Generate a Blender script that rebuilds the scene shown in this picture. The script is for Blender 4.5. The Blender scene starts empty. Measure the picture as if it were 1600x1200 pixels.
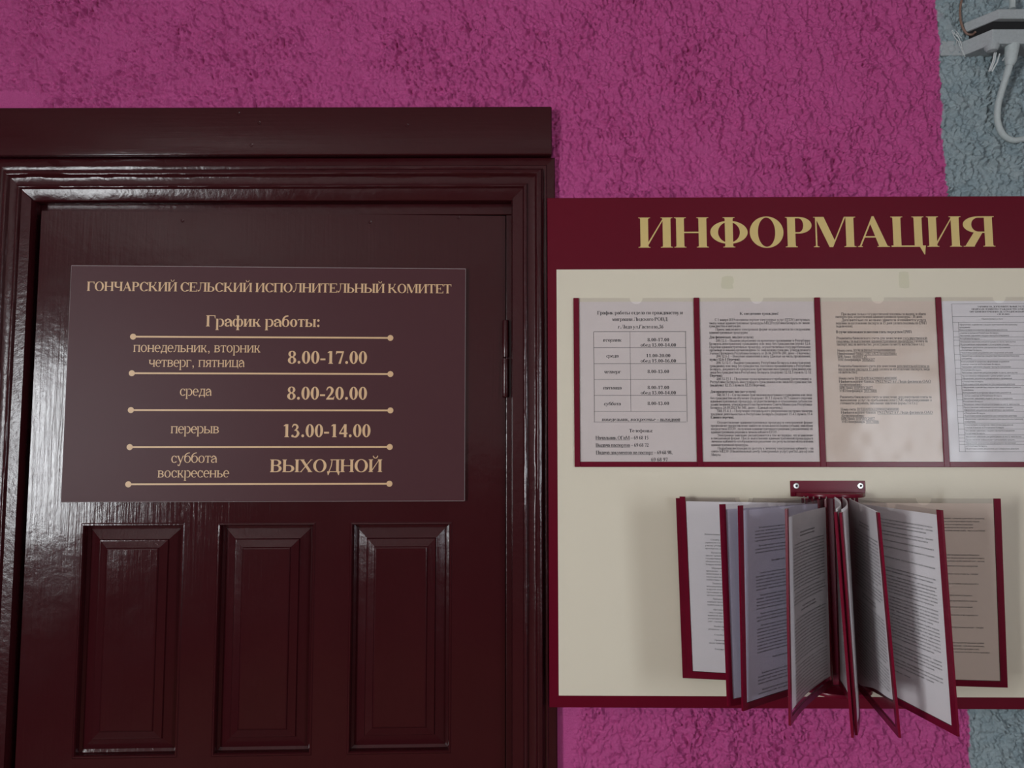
import bpy, bmesh, math, random
import numpy as np
from mathutils import Vector, Matrix
from mathutils.geometry import tessellate_polygon

PI = math.pi
R = math.radians
random.seed(4)
C = bpy.context.scene.collection
scene = bpy.context.scene

# ---------------------------------------------------------------- camera, sky, daylight, exposure
FOCAL = 1155.                                              # in pixels of the 1600 wide frame
CAM_LOC = np.array([0., -1.35, 1.6])
PITCH, TURN = R(4.2), R(.3)
def rot(p, q, r=0.):                                       # columns: right, forward, up
    cp, sp, cq, sq, cr, sr = math.cos(p), math.sin(p), math.cos(q), math.sin(q), math.cos(r), math.sin(r)
    return np.array([[cq, -sq, 0], [sq, cq, 0], [0, 0, 1]]) @ np.array([[1, 0, 0], [0, cp, -sp], [0, sp, cp]]) @ np.array([[cr, 0, sr], [0, 1, 0], [-sr, 0, cr]])
CAM_R = rot(PITCH, TURN)
cd = bpy.data.cameras.new('camera')
cam = bpy.data.objects.new('camera', cd); C.objects.link(cam)
cd.sensor_width = 36; cd.sensor_fit = 'HORIZONTAL'; cd.lens = FOCAL / 1600 * 36; cd.clip_start = .02
M = Matrix.Identity(4)
for i in range(3):
    M[i][0], M[i][1], M[i][2], M[i][3] = CAM_R[i, 0], CAM_R[i, 2], -CAM_R[i, 1], CAM_LOC[i]
cam.matrix_world = M
scene.camera = cam

w = bpy.data.worlds.new('sky'); scene.world = w; w.use_nodes = True
w.node_tree.nodes['Background'].inputs[0].default_value = (.62, .78, 1., 1)
w.node_tree.nodes['Background'].inputs[1].default_value = .35

# daylight through the window in the left wall, a few steps behind the photographer's left shoulder
WIN_Y0, WIN_Y1, WIN_Z0, WIN_Z1, LEFT_X = -3.8, -2.75, .98, 2.12, -2.6
ld = bpy.data.lights.new('window_daylight', 'AREA'); ld.shape = 'RECTANGLE'
ld.size = WIN_Y1 - WIN_Y0 - .1; ld.size_y = WIN_Z1 - WIN_Z0 - .1; ld.energy = 104; ld.color = (.93, .97, 1.)
lo_ = bpy.data.objects.new('window_daylight', ld); C.objects.link(lo_)
lo_.location = (LEFT_X - .12, (WIN_Y0 + WIN_Y1) / 2, (WIN_Z0 + WIN_Z1) / 2)
lo_.rotation_euler = (R(90), 0, R(-90))

# a second, weaker and bluer window in the right wall
W2_Y0, W2_Y1, W2_Z0, W2_Z1, RIGHT_X = -3.6, -2.5, .95, 2.1, 2.2
l2 = bpy.data.lights.new('second_window_daylight', 'AREA'); l2.shape = 'RECTANGLE'
l2.size = W2_Y1 - W2_Y0 - .1; l2.size_y = W2_Z1 - W2_Z0 - .1; l2.energy = 42; l2.color = (.86, .92, 1.)
lo2 = bpy.data.objects.new('second_window_daylight', l2); C.objects.link(lo2)
lo2.location = (RIGHT_X + .12, (W2_Y0 + W2_Y1) / 2, (W2_Z0 + W2_Z1) / 2)
lo2.rotation_euler = (R(90), 0, R(90))

scene.view_settings.view_transform = 'Standard'; scene.view_settings.look = 'None'
scene.view_settings.gamma = 1.; scene.view_settings.use_curve_mapping = False
scene.view_settings.exposure = .46
scene.cycles.transparent_max_bounces = 32

# ---------------------------------------------------------------- measuring: a pixel of the photograph to a point on a plane
def ray(px, py): return CAM_R @ np.array([(px - 800) / FOCAL, 1., (600 - py) / FOCAL])
def on_plane(px, py, c, r):
    d = ray(px, py); n = r[:, 1]
    return CAM_LOC + ((c - CAM_LOC) @ n) / (d @ n) * d
class Plane:
    def __init__(self, c, r): self.c, self.r = np.array(c, float), r
    def uv(self, px, py):
        l = (on_plane(px, py, self.c, self.r) - self.c) @ self.r
        return l[0], l[2]
    def matrix(self):
        m = Matrix.Identity(4)
        for i in range(3):
            for j in range(3): m[i][j] = self.r[i, j]
            m[i][3] = self.c[i]
        return m

# ---------------------------------------------------------------- materials
def srgb(r, g, b):
    f = lambda c: c / 12.92 if c <= .04045 else ((c + .055) / 1.055) ** 2.4
    return (f(r / 255), f(g / 255), f(b / 255), 1)
def nodes(name):
    m = bpy.data.materials.new(name); m.use_nodes = True
    n = m.node_tree.nodes; return m, n, m.node_tree.links, n['Principled BSDF']
def noise(n, l, scale, vec=None, detail=4, rough=.55, coord='Object', dist=0.):
    tc = n.new('ShaderNodeTexCoord'); t = n.new('ShaderNodeTexNoise')
    t.inputs['Detail'].default_value = detail; t.inputs['Roughness'].default_value = rough; t.inputs['Distortion'].default_value = dist
    if vec:
        mp = n.new('ShaderNodeMapping'); mp.inputs['Scale'].default_value = vec
        l.new(tc.outputs[coord], mp.inputs['Vector']); l.new(mp.outputs[0], t.inputs['Vector'])
        t.inputs['Scale'].default_value = 1.
    else:
        l.new(tc.outputs[coord], t.inputs['Vector']); t.inputs['Scale'].default_value = scale
    return t.outputs['Fac']
def bump(n, l, b, src, dist, strength=1., prev=None):
    bp = n.new('ShaderNodeBump'); bp.inputs['Distance'].default_value = dist; bp.inputs['Strength'].default_value = strength
    l.new(src, bp.inputs['Height'])
    if prev: l.new(prev, bp.inputs['Normal'])
    l.new(bp.outputs[0], b.inputs['Normal']); return bp.outputs[0]
def vary(n, l, b, col, amt, fac):
    mx = n.new('ShaderNodeMix'); mx.data_type = 'RGBA'
    mx.inputs[6].default_value = tuple(c * (1 - amt) for c in col[:3]) + (1,); mx.inputs[7].default_value = tuple(min(1, c * (1 + amt)) for c in col[:3]) + (1,)
    l.new(fac, mx.inputs[0]); l.new(mx.outputs[2], b.inputs['Base Color'])
def plain(name, col, rough=.5, metal=0., spec=.5, amt=.06, bump_d=0., scale=60):
    m, n, l, b = nodes(name)
    b.inputs['Roughness'].default_value = rough; b.inputs['Metallic'].default_value = metal; b.inputs['Specular IOR Level'].default_value = spec
    f = noise(n, l, scale); vary(n, l, b, col, amt, f)
    if bump_d: bump(n, l, b, f, bump_d)
    return m
def gloss_paint(name, col, vec, rough=.11, grain=.00032, lumps=.0002):   # thick oil paint brushed over wood grain
    m, n, l, b = nodes(name)
    b.inputs['Specular IOR Level'].default_value = .38
    big = noise(n, l, 5., detail=3)
    vary(n, l, b, col, .12, big)
    mr = n.new('ShaderNodeMapRange'); mr.inputs[3].default_value = rough - .03; mr.inputs[4].default_value = rough + .10
    l.new(noise(n, l, 9., detail=5), mr.inputs[0]); l.new(mr.outputs[0], b.inputs['Roughness'])
    g = bump(n, l, b, noise(n, l, 1, vec, detail=5, rough=.6, dist=.6), grain)
    g2 = bump(n, l, b, noise(n, l, 95., detail=3), lumps, 1., g)
    bump(n, l, b, noise(n, l, 14., detail=2), .0008, 1., g2)
    return m
def film_mat(name, tint, gl=.022, rough=.2):
    m = bpy.data.materials.new(name); m.use_nodes = True
    n, l = m.node_tree.nodes, m.node_tree.links; n.clear()
    o = n.new('ShaderNodeOutputMaterial'); t = n.new('ShaderNodeBsdfTransparent'); t.inputs[0].default_value = tint
    g = n.new('ShaderNodeBsdfGlossy'); g.inputs['Roughness'].default_value = rough; g.inputs[0].default_value = (.9, .9, .9, 1)
    lw = n.new('ShaderNodeLayerWeight'); pw = n.new('ShaderNodeMath'); pw.operation = 'POWER'; pw.inputs[1].default_value = 4.
    mr = n.new('ShaderNodeMath'); mr.operation = 'MULTIPLY_ADD'; mr.inputs[1].default_value = .32; mr.inputs[2].default_value = gl; mr.use_clamp = True
    l.new(lw.outputs['Facing'], pw.inputs[0]); l.new(pw.outputs[0], mr.inputs[0])
    tc = n.new('ShaderNodeTexCoord'); nz = n.new('ShaderNodeTexNoise'); nz.inputs['Scale'].default_value = 9; bp = n.new('ShaderNodeBump'); bp.inputs['Distance'].default_value = .004
    l.new(tc.outputs['Object'], nz.inputs['Vector']); l.new(nz.outputs[0], bp.inputs['Height']); l.new(bp.outputs[0], g.inputs['Normal'])
    mx = n.new('ShaderNodeMixShader'); l.new(mr.outputs[0], mx.inputs[0]); l.new(t.outputs[0], mx.inputs[1]); l.new(g.outputs[0], mx.inputs[2]); l.new(mx.outputs[0], o.inputs[0])
    return m

PAINT = (.040, .0055, .0075, 1)
M_door = gloss_paint('maroon_gloss_paint_upright_grain', PAINT, (150, 150, 5))
M_across = gloss_paint('maroon_gloss_paint_level_grain', PAINT, (5, 150, 150))
M_mould = gloss_paint('maroon_gloss_paint_moulding', PAINT, (60, 60, 60), rough=.19, grain=.0003, lumps=.0005)
M_gap = plain('unpainted_rebate', (.006, .003, .003, 1), .8)
M_sign = plain('sign_film_plum', (.070, .020, .025, 1), .46, spec=.27, amt=.03)
M_sign_core = plain('pale_plastic_core', (.42, .36, .36, 1), .5)
M_gold = plain('sign_print_tan', (.74, .49, .27, 1), .4, amt=.02)
M_board = plain('burgundy_vinyl', (.118, .0022, .0135, 1), .28, spec=.22, amt=.03)
M_title = plain('gold_vinyl', (.66, .50, .19, 1), .42, amt=.02)
M_cream = plain('cream_plastic_panel', (.74, .68, .545, 1), .42, spec=.35, amt=.015, scale=3)
M_strip = plain('burgundy_edge_plastic', (.145, .004, .019, 1), .26, spec=.22)
M_ink = plain('black_toner', (.045, .042, .045, 1), .6)
M_film = film_mat('clear_pocket_film', (.905, .895, .90, 1))
M_tape = film_mat('aged_sticky_tape', (.94, .95, .91, 1), .03, .3)
M_steel = plain('bright_steel', (.55, .55, .53, 1), .3, 1.)
M_slot = plain('dark_screw_slot', (.02, .02, .02, 1), .6)
def paper(name, col): return plain(name, col, .75, spec=.2, amt=.03, scale=14)
M_paper = paper('white_paper', (.82, .80, .81, 1))
M_paper_pink = paper('pinkish_paper', (.76, .69, .66, 1))
M_paper_beige = paper('aged_beige_paper', (.76, .64, .54, 1))
M_paper_daylit = paper('white_paper_daylight_tint', (.70, .68, .82, 1))  # white paper with the bluish daylight painted into its colour
def two_tone():                                            # whitewash above a dark painted dado
    m, n, l, b = nodes('whitewash_over_dark_dado')
    tc = n.new('ShaderNodeTexCoord'); sx = n.new('ShaderNodeSeparateXYZ'); l.new(tc.outputs['Object'], sx.inputs[0])
    g = n.new('ShaderNodeMapRange'); g.inputs[1].default_value = 1.44; g.inputs[2].default_value = 1.46; l.new(sx.outputs[2], g.inputs[0])
    mx = n.new('ShaderNodeMix'); mx.data_type = 'RGBA'; mx.inputs[6].default_value = (.06, .035, .03, 1); mx.inputs[7].default_value = (.46, .42, .40, 1)
    l.new(g.outputs[0], mx.inputs[0]); l.new(mx.outputs[2], b.inputs['Base Color']); b.inputs['Roughness'].default_value = .8
    return m
M_limed = two_tone()
M_floor = plain('brown_floor_boards', (.12, .06, .03, 1), .5)
M_white = plain('white_window_paint', (.7, .7, .68, 1), .4)
M_box = plain('dusty_grey_box_plastic', (.36, .39, .40, 1), .7, spec=.25, amt=.18, bump_d=.0006, scale=220)
M_cable = plain('painted_grey_cable', (.42, .47, .47, 1), .6, amt=.12, bump_d=.0008, scale=160)
M_brown = plain('brown_wire', (.20, .12, .09, 1), .6)
M_thread = plain('pale_wire_strands', (.55, .58, .58, 1), .5)
M_gap_shade = plain('painted_gap_shade', (.008, .008, .009, 1), .9)  # near-black, paints the shade between tray and lid

def plaster():
    m, n, l, b = nodes('rough_plaster_pink_and_grey')
    tc = n.new('ShaderNodeTexCoord'); sx = n.new('ShaderNodeSeparateXYZ'); l.new(tc.outputs['Object'], sx.inputs[0])
    wob = n.new('ShaderNodeMath'); wob.operation = 'MULTIPLY_ADD'; wob.inputs[1].default_value = .016
    l.new(noise(n, l, 13., detail=3), wob.inputs[0]); l.new(sx.outputs[0], wob.inputs[2])
    gt = n.new('ShaderNodeMapRange'); gt.inputs[1].default_value = .803; gt.inputs[2].default_value = .8055; gt.clamp = True
    l.new(wob.outputs[0], gt.inputs[0])
    def two(a, bcol, sc):
        r = n.new('ShaderNodeMix'); r.data_type = 'RGBA'; r.inputs[6].default_value = a; r.inputs[7].default_value = bcol
        l.new(noise(n, l, sc, detail=5), r.inputs[0]); return r.outputs[2]
    pink = two((.45, .052, .22, 1), (.56, .080, .29, 1), 30.)
    grey = two((.17, .25, .29, 1), (.40, .46, .47, 1), 34.)
    mx = n.new('ShaderNodeMix'); mx.data_type = 'RGBA'
    l.new(gt.outputs[0], mx.inputs[0]); l.new(pink, mx.inputs[6]); l.new(grey, mx.inputs[7]); l.new(mx.outputs[2], b.inputs['Base Color'])
    b.inputs['Roughness'].default_value = .46; b.inputs['Specular IOR Level'].default_value = .45
    g = bump(n, l, b, noise(n, l, 300., detail=4, rough=.65), .0026)
    return m
M_plaster = plaster()

# ---------------------------------------------------------------- building helpers
def link(name, me, mat, parent=None):
    o = bpy.data.objects.new(name, me); C.objects.link(o)
    for k in (mat if isinstance(mat, (list, tuple)) else [mat]): me.materials.append(k)
    if parent: o.parent = parent
    return o
def tag(o, label=None, cat=None, group=None, kind=None):
    if label: o['label'] = label
    if cat: o['category'] = cat
    if group: o['group'] = group
    if kind: o['kind'] = kind
    return o
def empty(name, mat=None, loc=None):
    o = bpy.data.objects.new(name, None); C.objects.link(o); o.empty_display_size = .05
    if mat is not None: o.matrix_world = mat
    if loc is not None: o.location = loc
    return o
def raw(name, v, f, mat, parent=None, smooth=False):
    me = bpy.data.meshes.new(name)
    if isinstance(f, np.ndarray) and len(f) > 200:
        k = f.shape[1]
        me.vertices.add(len(v)); me.vertices.foreach_set('co', np.asarray(v, np.float32).ravel())
        me.loops.add(f.size); me.loops.foreach_set('vertex_index', f.astype(np.int32).ravel())
        me.polygons.add(len(f)); me.polygons.foreach_set('loop_start', np.arange(0, f.size, k, dtype=np.int32)); me.polygons.foreach_set('loop_total', np.full(len(f), k, np.int32))
        me.update(calc_edges=True)
    else:
        me.from_pydata([tuple(map(float, q)) for q in v], [], [tuple(map(int, q)) for q in f]); me.update()
    if smooth: me.polygons.foreach_set('use_smooth', [True] * len(me.polygons))
    return link(name, me, mat, parent)
class MB:
    def __init__(self): self.v, self.f = [], []
    def add(self, v, f):
        n = len(self.v); self.v += [tuple(q) for q in v]; self.f += [tuple(n + i for i in q) for q in f]; return self
    def box(self, x0, x1, y0, y1, z0, z1):
        v = [(x, y, z) for z in (z0, z1) for y in (y0, y1) for x in (x0, x1)]
        return self.add(v, [(0, 2, 3, 1), (4, 5, 7, 6), (0, 1, 5, 4), (2, 6, 7, 3), (0, 4, 6, 2), (1, 3, 7, 5)])
    def prism(self, pts, z0, z1):                          # plan outline, anticlockwise seen from above
        n = len(pts)
        v = [(x, y, z0) for x, y in pts] + [(x, y, z1) for x, y in pts]
        return self.add(v, [tuple(range(n))[::-1], tuple(range(n, 2 * n))] + [(i, (i + 1) % n, n + (i + 1) % n, n + i) for i in range(n)])
    def tube(self, pts, r, n=12, cap=True):
        pts = [Vector(p) for p in pts]; rings = []
        up = Vector((.31, .53, .79)).normalized()
        for i, p in enumerate(pts):
            d = (pts[min(i + 1, len(pts) - 1)] - pts[max(i - 1, 0)]).normalized()
            a = d.cross(up).normalized(); b = d.cross(a); rr = r[i] if isinstance(r, (list, tuple)) else r
            rings.append([p + (a * math.cos(2 * PI * k / n) + b * math.sin(2 * PI * k / n)) * rr for k in range(n)])
        v = [q for g in rings for q in g]
        f = [(i * n + k, i * n + (k + 1) % n, (i + 1) * n + (k + 1) % n, (i + 1) * n + k) for i in range(len(pts) - 1) for k in range(n)]
        if cap: f += [tuple(range(n))[::-1], tuple((len(pts) - 1) * n + k for k in range(n))]
        return self.add(v, f)
    def lathe(self, c, axis, prof, n=20):                  # prof: (radius, distance along axis)
        ax = Vector(axis).normalized(); a = ax.orthogonal().normalized(); b = ax.cross(a); c = Vector(c)
        v = [c + ax * h + (a * math.cos(2 * PI * k / n) + b * math.sin(2 * PI * k / n)) * r_ for r_, h in prof for k in range(n)]
        f = [(i * n + k, i * n + (k + 1) % n, (i + 1) * n + (k + 1) % n, (i + 1) * n + k) for i in range(len(prof) - 1) for k in range(n)]
        f += [tuple(range(n))[::-1], tuple((len(prof) - 1) * n + k for k in range(n))]
        return self.add(v, f)
    def build(self, name, mat, parent=None, bevel=0., seg=2, smooth=False):
        me = bpy.data.meshes.new(name); me.from_pydata([tuple(q) for q in self.v], [], self.f); me.update()
        bm = bmesh.new(); bm.from_mesh(me); bmesh.ops.recalc_face_normals(bm, faces=bm.faces)
        if bevel:
            e = [q for q in bm.edges if len(q.link_faces) == 2 and q.calc_face_angle(0) > .5]
            bmesh.ops.bevel(bm, geom=e, offset=bevel, segments=seg, affect='EDGES', profile=.5)
        bm.to_mesh(me); bm.free()
        if smooth:
            me.polygons.foreach_set('use_smooth', [True] * len(me.polygons))
            me.set_sharp_from_angle(angle=R(40))
        return link(name, me, mat, parent)
def spline(pts, k=8):
    P = [np.array(p, float) for p in pts]; out = []
    for i in range(len(P) - 1):
        p0, p1, p2, p3 = P[max(0, i - 1)], P[i], P[i + 1], P[min(len(P) - 1, i + 2)]
        for j in range(k + (i == len(P) - 2)):
            t = j / k
            out.append(tuple(.5 * (2 * p1 + (p2 - p0) * t + (2 * p0 - 5 * p1 + 4 * p2 - p3) * t * t + (3 * p1 - p0 - 3 * p2 + p3) * t ** 3)))
    return out
# ---------------------------------------------------------------- serif lettering (drawn here, no font files)
W_BOLD_UC = dict(zip('АБВГДЕЖЗИЙКЛМНОПРСТУФХЦЧШЩЪЫЬЭЮЯ', (722,667,667,611,715,667,1010,560,778,778,776,768,944,778,778,778,611,722,667,709,850,722,768,726,1115,1115,800,950,640,720,1107,715)))
W_BOLD_LC = dict(zip('абвгдежзийклмнопрстуфхцчшщъыьэюя', (500,510,493,406,520,444,744,399,556,556,555,528,677,556,500,556,556,444,464,500,694,500,548,521,812,814,536,721,496,444,712,505)))
W_REG_UC = dict(zip('АБВГДЕЖЗИЙКЛМНОПРСТУФХЦЧШЩЪЫЬЭЮЯ', (722,574,667,578,682,611,896,501,722,722,667,678,889,722,722,722,556,667,611,708,790,722,722,650,1009,1010,706,872,574,660,1028,667)))
W_REG_LC = dict(zip('абвгдежзийклмнопрстуфхцчшщъыьэюя', (444,509,472,410,509,444,691,395,535,535,486,499,633,535,500,535,500,444,437,500,648,500,535,503,770,770,517,673,456,429,747,460)))
LATIN = dict(zip('ABEKMHOPCTXYaeopcxyrtgvbl', 'АВЕКМНОРСТХУаеорсхугтдуь1'))

class Pen:
    def __init__(self, V, h, s, t, seg):
        self.V, self.h, self.s, self.t, self.n = V, h, s, t, seg
        self.out = []; self.lay = 0
    def poly(self, *pts, step=1):
        self.lay += step; self.out.append([[(a, b, self.lay % 29) for a, b in pts]])
    def rect(self, x0, y0, x1, y1): self.poly((x0, y0), (x1, y0), (x1, y1), (x0, y1))
    def serif(self, x0, x1, y, up, l=True, r=True):        # bracketed slab at the end of a stem
        t, s = self.t, self.s
        d = 1 if up else -1
        self.rect(x0 - (s if l else 0), min(y, y + d * t), x1 + (s if r else 0), max(y, y + d * t))
        b = s * .55
        if l: self.poly((x0 - b, y + d * t), (x0, y + d * t), (x0, y + d * (t + b)), (x0 - b * .3, y + d * (t + b * .3)))
        if r: self.poly((x1 + b, y + d * t), (x1, y + d * t), (x1, y + d * (t + b)), (x1 + b * .3, y + d * (t + b * .3)))
    def stem(self, x, y0, y1, w, bot=(1, 1), top=(1, 1)):
        self.rect(x, y0, x + w, y1)
        if bot: self.serif(x, x + w, y0, True, *bot)
        if top: self.serif(x, x + w, y1, False, *top)
    def ring(self, cx, cy, rx, ry, V=None, h=None, a0=0, a1=360):
        V = V or self.V; h = h or self.h
        n = max(3, int(self.n * abs(a1 - a0) / 90))
        for k in range(n):
            q = []
            for a in (a0 + (a1 - a0) * k / n, a0 + (a1 - a0) * (k + 1) / n):
                c, s_ = math.cos(math.radians(a)), math.sin(math.radians(a))
                q.append(((cx + rx * c, cy + ry * s_), (cx + (rx - V) * c, cy + (ry - h) * s_)))
            self.poly(q[0][0], q[1][0], q[1][1], q[0][1], step=int(k == 0))
    def path(self, pts, ws):                               # stroke of changing width
        n = len(pts)
        L = []
        for i in range(n):
            a, b = pts[max(0, i - 1)], pts[min(n - 1, i + 1)]
            dx, dy = b[0] - a[0], b[1] - a[1]
            m = math.hypot(dx, dy) or 1
            w = ws[i] / 2 if isinstance(ws, (list, tuple)) else ws / 2
            L.append(((pts[i][0] - dy / m * w, pts[i][1] + dx / m * w), (pts[i][0] + dy / m * w, pts[i][1] - dx / m * w)))
        for i in range(n - 1): self.poly(L[i][0], L[i][1], L[i + 1][1], L[i + 1][0], step=int(i == 0))
    def curve(self, pts, ws):                              # smoothed path
        k = max(2, self.n // 2)
        P, Wd = [], []
        for i in range(len(pts) - 1):
            p0, p1, p2, p3 = pts[max(0, i - 1)], pts[i], pts[i + 1], pts[min(len(pts) - 1, i + 2)]
            for j in range(k + (i == len(pts) - 2)):
                t = j / k
                f = lambda a, b, c, d: .5 * (2 * b + (c - a) * t + (2 * a - 5 * b + 4 * c - d) * t * t + (3 * b - a - 3 * c + d) * t ** 3)
                P.append((f(p0[0], p1[0], p2[0], p3[0]), f(p0[1], p1[1], p2[1], p3[1])))
                Wd.append(ws[i] + (ws[i + 1] - ws[i]) * t)
        self.path(P, Wd)
    def dot(self, cx, cy, r):
        n = max(6, self.n * 2)
        self.poly(*[(cx + r * math.cos(2 * PI * k / n), cy + r * math.sin(2 * PI * k / n)) for k in range(n)])

def cap_glyph(p, c, W, H):
    V, h, s, t = p.V, p.h, p.s, p.t
    m = 16; xl = m + s; xr = W - m - s - V; hb = max(h, t) * 1.15
    D = H * .20
    def drop(x, y, d, l):                                  # beak hanging (d<0) or rising at the end of an arm
        p.poly((x, y), (x, y + d * D), (x - l * t * .9, y + d * D), (x - l * D * .55, y))
    if c == 'Н':
        p.stem(xl, 0, H, V); p.stem(xr, 0, H, V); p.rect(xl, H * .5 - hb / 2, xr, H * .5 + hb / 2)
    elif c in 'ИЙ':
        p.stem(xl, 0, H, V); p.stem(xr, 0, H, V)
        e = hb * 2.1
        p.poly((xl + V - 2, H * .08), (xr + 2, H * .92 - e * .3), (xr + 2, H * .92 + e * .7 - e * .3), (xl + V - 2, H * .08 + e))
        if c == 'Й':
            p.curve([(W / 2 - H * .19, H * 1.29), (W / 2 - H * .12, H * 1.15), (W / 2, H * 1.1), (W / 2 + H * .12, H * 1.15), (W / 2 + H * .19, H * 1.29)], [H * .07, H * .08, H * .06, H * .08, H * .07])
    elif c == 'П':
        p.stem(xl, 0, H, V, top=(1, 0)); p.stem(xr, 0, H, V, top=(0, 1)); p.rect(xl, H - hb, xr + V, H)
    elif c == 'Л':
        p.stem(xr, 0, H, V, top=(0, 1)); x0 = W * .30; p.rect(x0 - s, H - hb, xr + V, H)
        p.curve([(x0 + h, H - hb / 2), (x0 + h * .6, H * .45), (W * .22, H * .12), (W * .12, h * .6)], [h * 1.3, h * 1.3, h * 1.2, h])
        p.dot(W * .11, H * .09, H * .085)
    elif c == 'Д':
        p.rect(xr, 0, xr + V, H); p.serif(xr, xr + V, H, False, False, True); x0 = W * .33
        p.rect(x0 - s, H - hb, xr + V, H)
        p.curve([(x0 + h, H - hb / 2), (x0, H * .5), (W * .15, hb / 2)], [h * 1.3, h * 1.3, h * 1.2])
        p.rect(m, 0, W - m, hb)
        q = H * .24
        p.poly((m, 0), (m + h, -q), (m + h * 1.8, -q), (m + q * .9, 0)); p.poly((W - m - q * .9, 0), (W - m - h * 1.8, -q), (W - m - h, -q), (W - m, 0))
    elif c == 'М':
        a = m + s * .9
        p.stem(a, 0, H, h * 1.25, top=None); p.stem(xr, 0, H, V, top=(0, 1))
        p.rect(m, H - t, a + V * .9, H)
        cx = (a + xr) / 2 + V * .1
        p.poly((a - 2, H), (cx - V * .30, 0), (cx + V * .12, 0), (cx + V * .42, V * .75), (a + V * 1.08, H))
        p.poly((cx - V * .02, 0), (cx + h * .9, 0), (xr + 2, H), (xr - h * 1.2, H))
    elif c == 'А':
        ap = W * .5
        p.poly((ap - h, H * 1.015), (ap + h * .7, H * 1.015), (xr + V * .95 + s * .1, t), (xr - V * .12 + s * .1, t), (ap - V * .42, H * .80))
        x0 = m + s + h * .3
        p.path([(ap - V * .15, H * .94), (x0, t * .5)], h * 1.25)
        p.serif(x0 - h * .3, x0 + h * .3, 0, True); p.serif(xr - V * .1 + s * .1, xr + V * .95 + s * .1, 0, True, True, True)
        p.rect(x0 + (ap - x0) * .34, H * .31, xr + V * .1, H * .31 + hb)
    elif c == 'О':
        p.ring(W / 2, H / 2, W / 2 - m * 1.5, H / 2 + H * .02, V * 1.04, h * .95)
    elif c == 'Ф':
        x = W / 2 - V / 2
        p.stem(x, 0, H, V)
        p.ring(W / 2, H * .5, W / 2 - m * 1.3, H * .38, V * .98, h)
    elif c in 'СЭ':
        o = Pen(V, h, s, t, p.n)
        cx = W * .53
        o.ring(cx, H / 2, cx - m * 1.5, H / 2 + H * .02, V * 1.06, h, 38, 318)
        x = W - m * 2.2
        o.poly((x, H * 1.0), (x - h * .7, H), (x - V * .55, H * .86), (x - h, H * .66), (x, H * .66))
        o.curve([(cx + (W - cx) * .45, H * .055), (x - h * .5, H * .12), (x + h * .3, H * .22)], [h * 1.1, h, h * .6])
        if c == 'Э':
            o.out = [[[(W - a, b, k) for a, b, k in reversed(l)] for l in pl] for pl in o.out]
            o.rect(W * .36, H * .5 - hb / 2, W - m - V, H * .5 + hb / 2)
        p.out += o.out
    elif c in 'РЯ':
        o = Pen(V, h, s, t, p.n)
        o.stem(xl, 0, H, V, top=(1, 0), bot=(1, 1))
        y0 = H * .45; cx = W * .50; rx = W - m * 1.5 - cx
        o.rect(xl, H - hb, cx, H); o.rect(xl + V, y0, cx, y0 + hb)
        o.ring(cx, (H + y0) / 2, rx, (H - y0) / 2, V * 1.05, hb, -90, 90)
        if c == 'Я':
            o.poly((cx - V * .55, y0 + hb), (cx + V * .55, y0 + hb), (W - m - s * .9, t), (W - m - s * .9 - V * 1.15, t))
            o.rect(W - m - s - V * 1.15, 0, W - m, t)
            o.out = [[[(W - a, b, k) for a, b, k in reversed(l)] for l in pl] for pl in o.out]
        p.out += o.out
    elif c in 'ЬЪЫБ':
        w2 = W; x = xl
        if c == 'Ы':
            p.stem(xr, 0, H, V); w2 = xr - s - m * .3
        if c == 'Ъ':
            x = xl + W * .17; p.rect(m, H - hb, x + V, H); drop(m, H, -1, -1)
        top = (1, 0) if c in 'БЪ' else (1, 1)
        p.stem(x, 0, H, V, bot=(1, 0), top=top)
        y1 = H * .56; cx = max(x + V + 10, w2 * .52 + x * .25); rx = w2 - m * 1.3 - cx
        p.rect(x, 0, cx, hb); p.rect(x + V, y1 - hb, cx, y1)
        p.ring(cx, y1 / 2, rx, y1 / 2, V * 1.03, hb, -90, 90)
        if c == 'Б':
            p.rect(x, H - hb, W - m * 3, H); drop(W - m * 3, H, -1, 1)
    elif c == 'В':
        p.stem(xl, 0, H, V, bot=(1, 0), top=(1, 0))
        y1 = H * .53; cx = W * .50
        p.rect(xl, 0, cx, hb); p.rect(xl, H - hb, cx, H); p.rect(xl + V, y1 - hb / 2, cx, y1 + hb / 2)
        p.ring(cx, (y1 + hb / 2) / 2, W - m * 1.4 - cx, (y1 + hb / 2) / 2, V * 1.05, hb, -90, 90)
        p.ring(cx - 10, (H + y1 - hb / 2) / 2, W - m * 3.2 - cx + 10, (H - y1 + hb / 2) / 2, V, hb, -90, 90)
    elif c == 'Г':
        p.stem(xl, 0, H, V, top=(1, 0)); p.rect(xl, H - hb, W - m, H); drop(W - m, H, -1.35, 1)
    elif c == 'Е':
        p.stem(xl, 0, H, V, bot=(1, 0), top=(1, 0)); p.rect(xl, H - hb, W - m * 2.2, H); drop(W - m * 2.2, H, -1.1, 1)
        p.rect(xl, 0, W - m * 1.8, hb); drop(W - m * 1.3, 0, 1.25, 1)
        p.rect(xl + V, H * .5 - hb / 2, W * .66, H * .5 + hb / 2); p.rect(W * .66 - h, H * .36, W * .66, H * .64)
    elif c == 'Т':
        x = W / 2 - V / 2
        p.stem(x, 0, H, V, top=None); p.rect(m, H - hb, W - m, H); drop(m, H, -1.25, -1); drop(W - m, H, -1.25, 1)
    elif c == 'К':
        p.stem(xl, 0, H, V)
        p.path([(xl + V - 4, H * .47), (W * .60, H * .60), (W * .74, H - t)], [h * 1.5, h * 1.3, h * 1.3])
        p.serif(W * .70, W * .78, H, False)
        p.poly((xl + V + h, H * .54), (xl + V + h + V * .75, H * .62), (W - m - s * .8, t), (W - m - s * .8 - V * 1.1, t))
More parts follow.
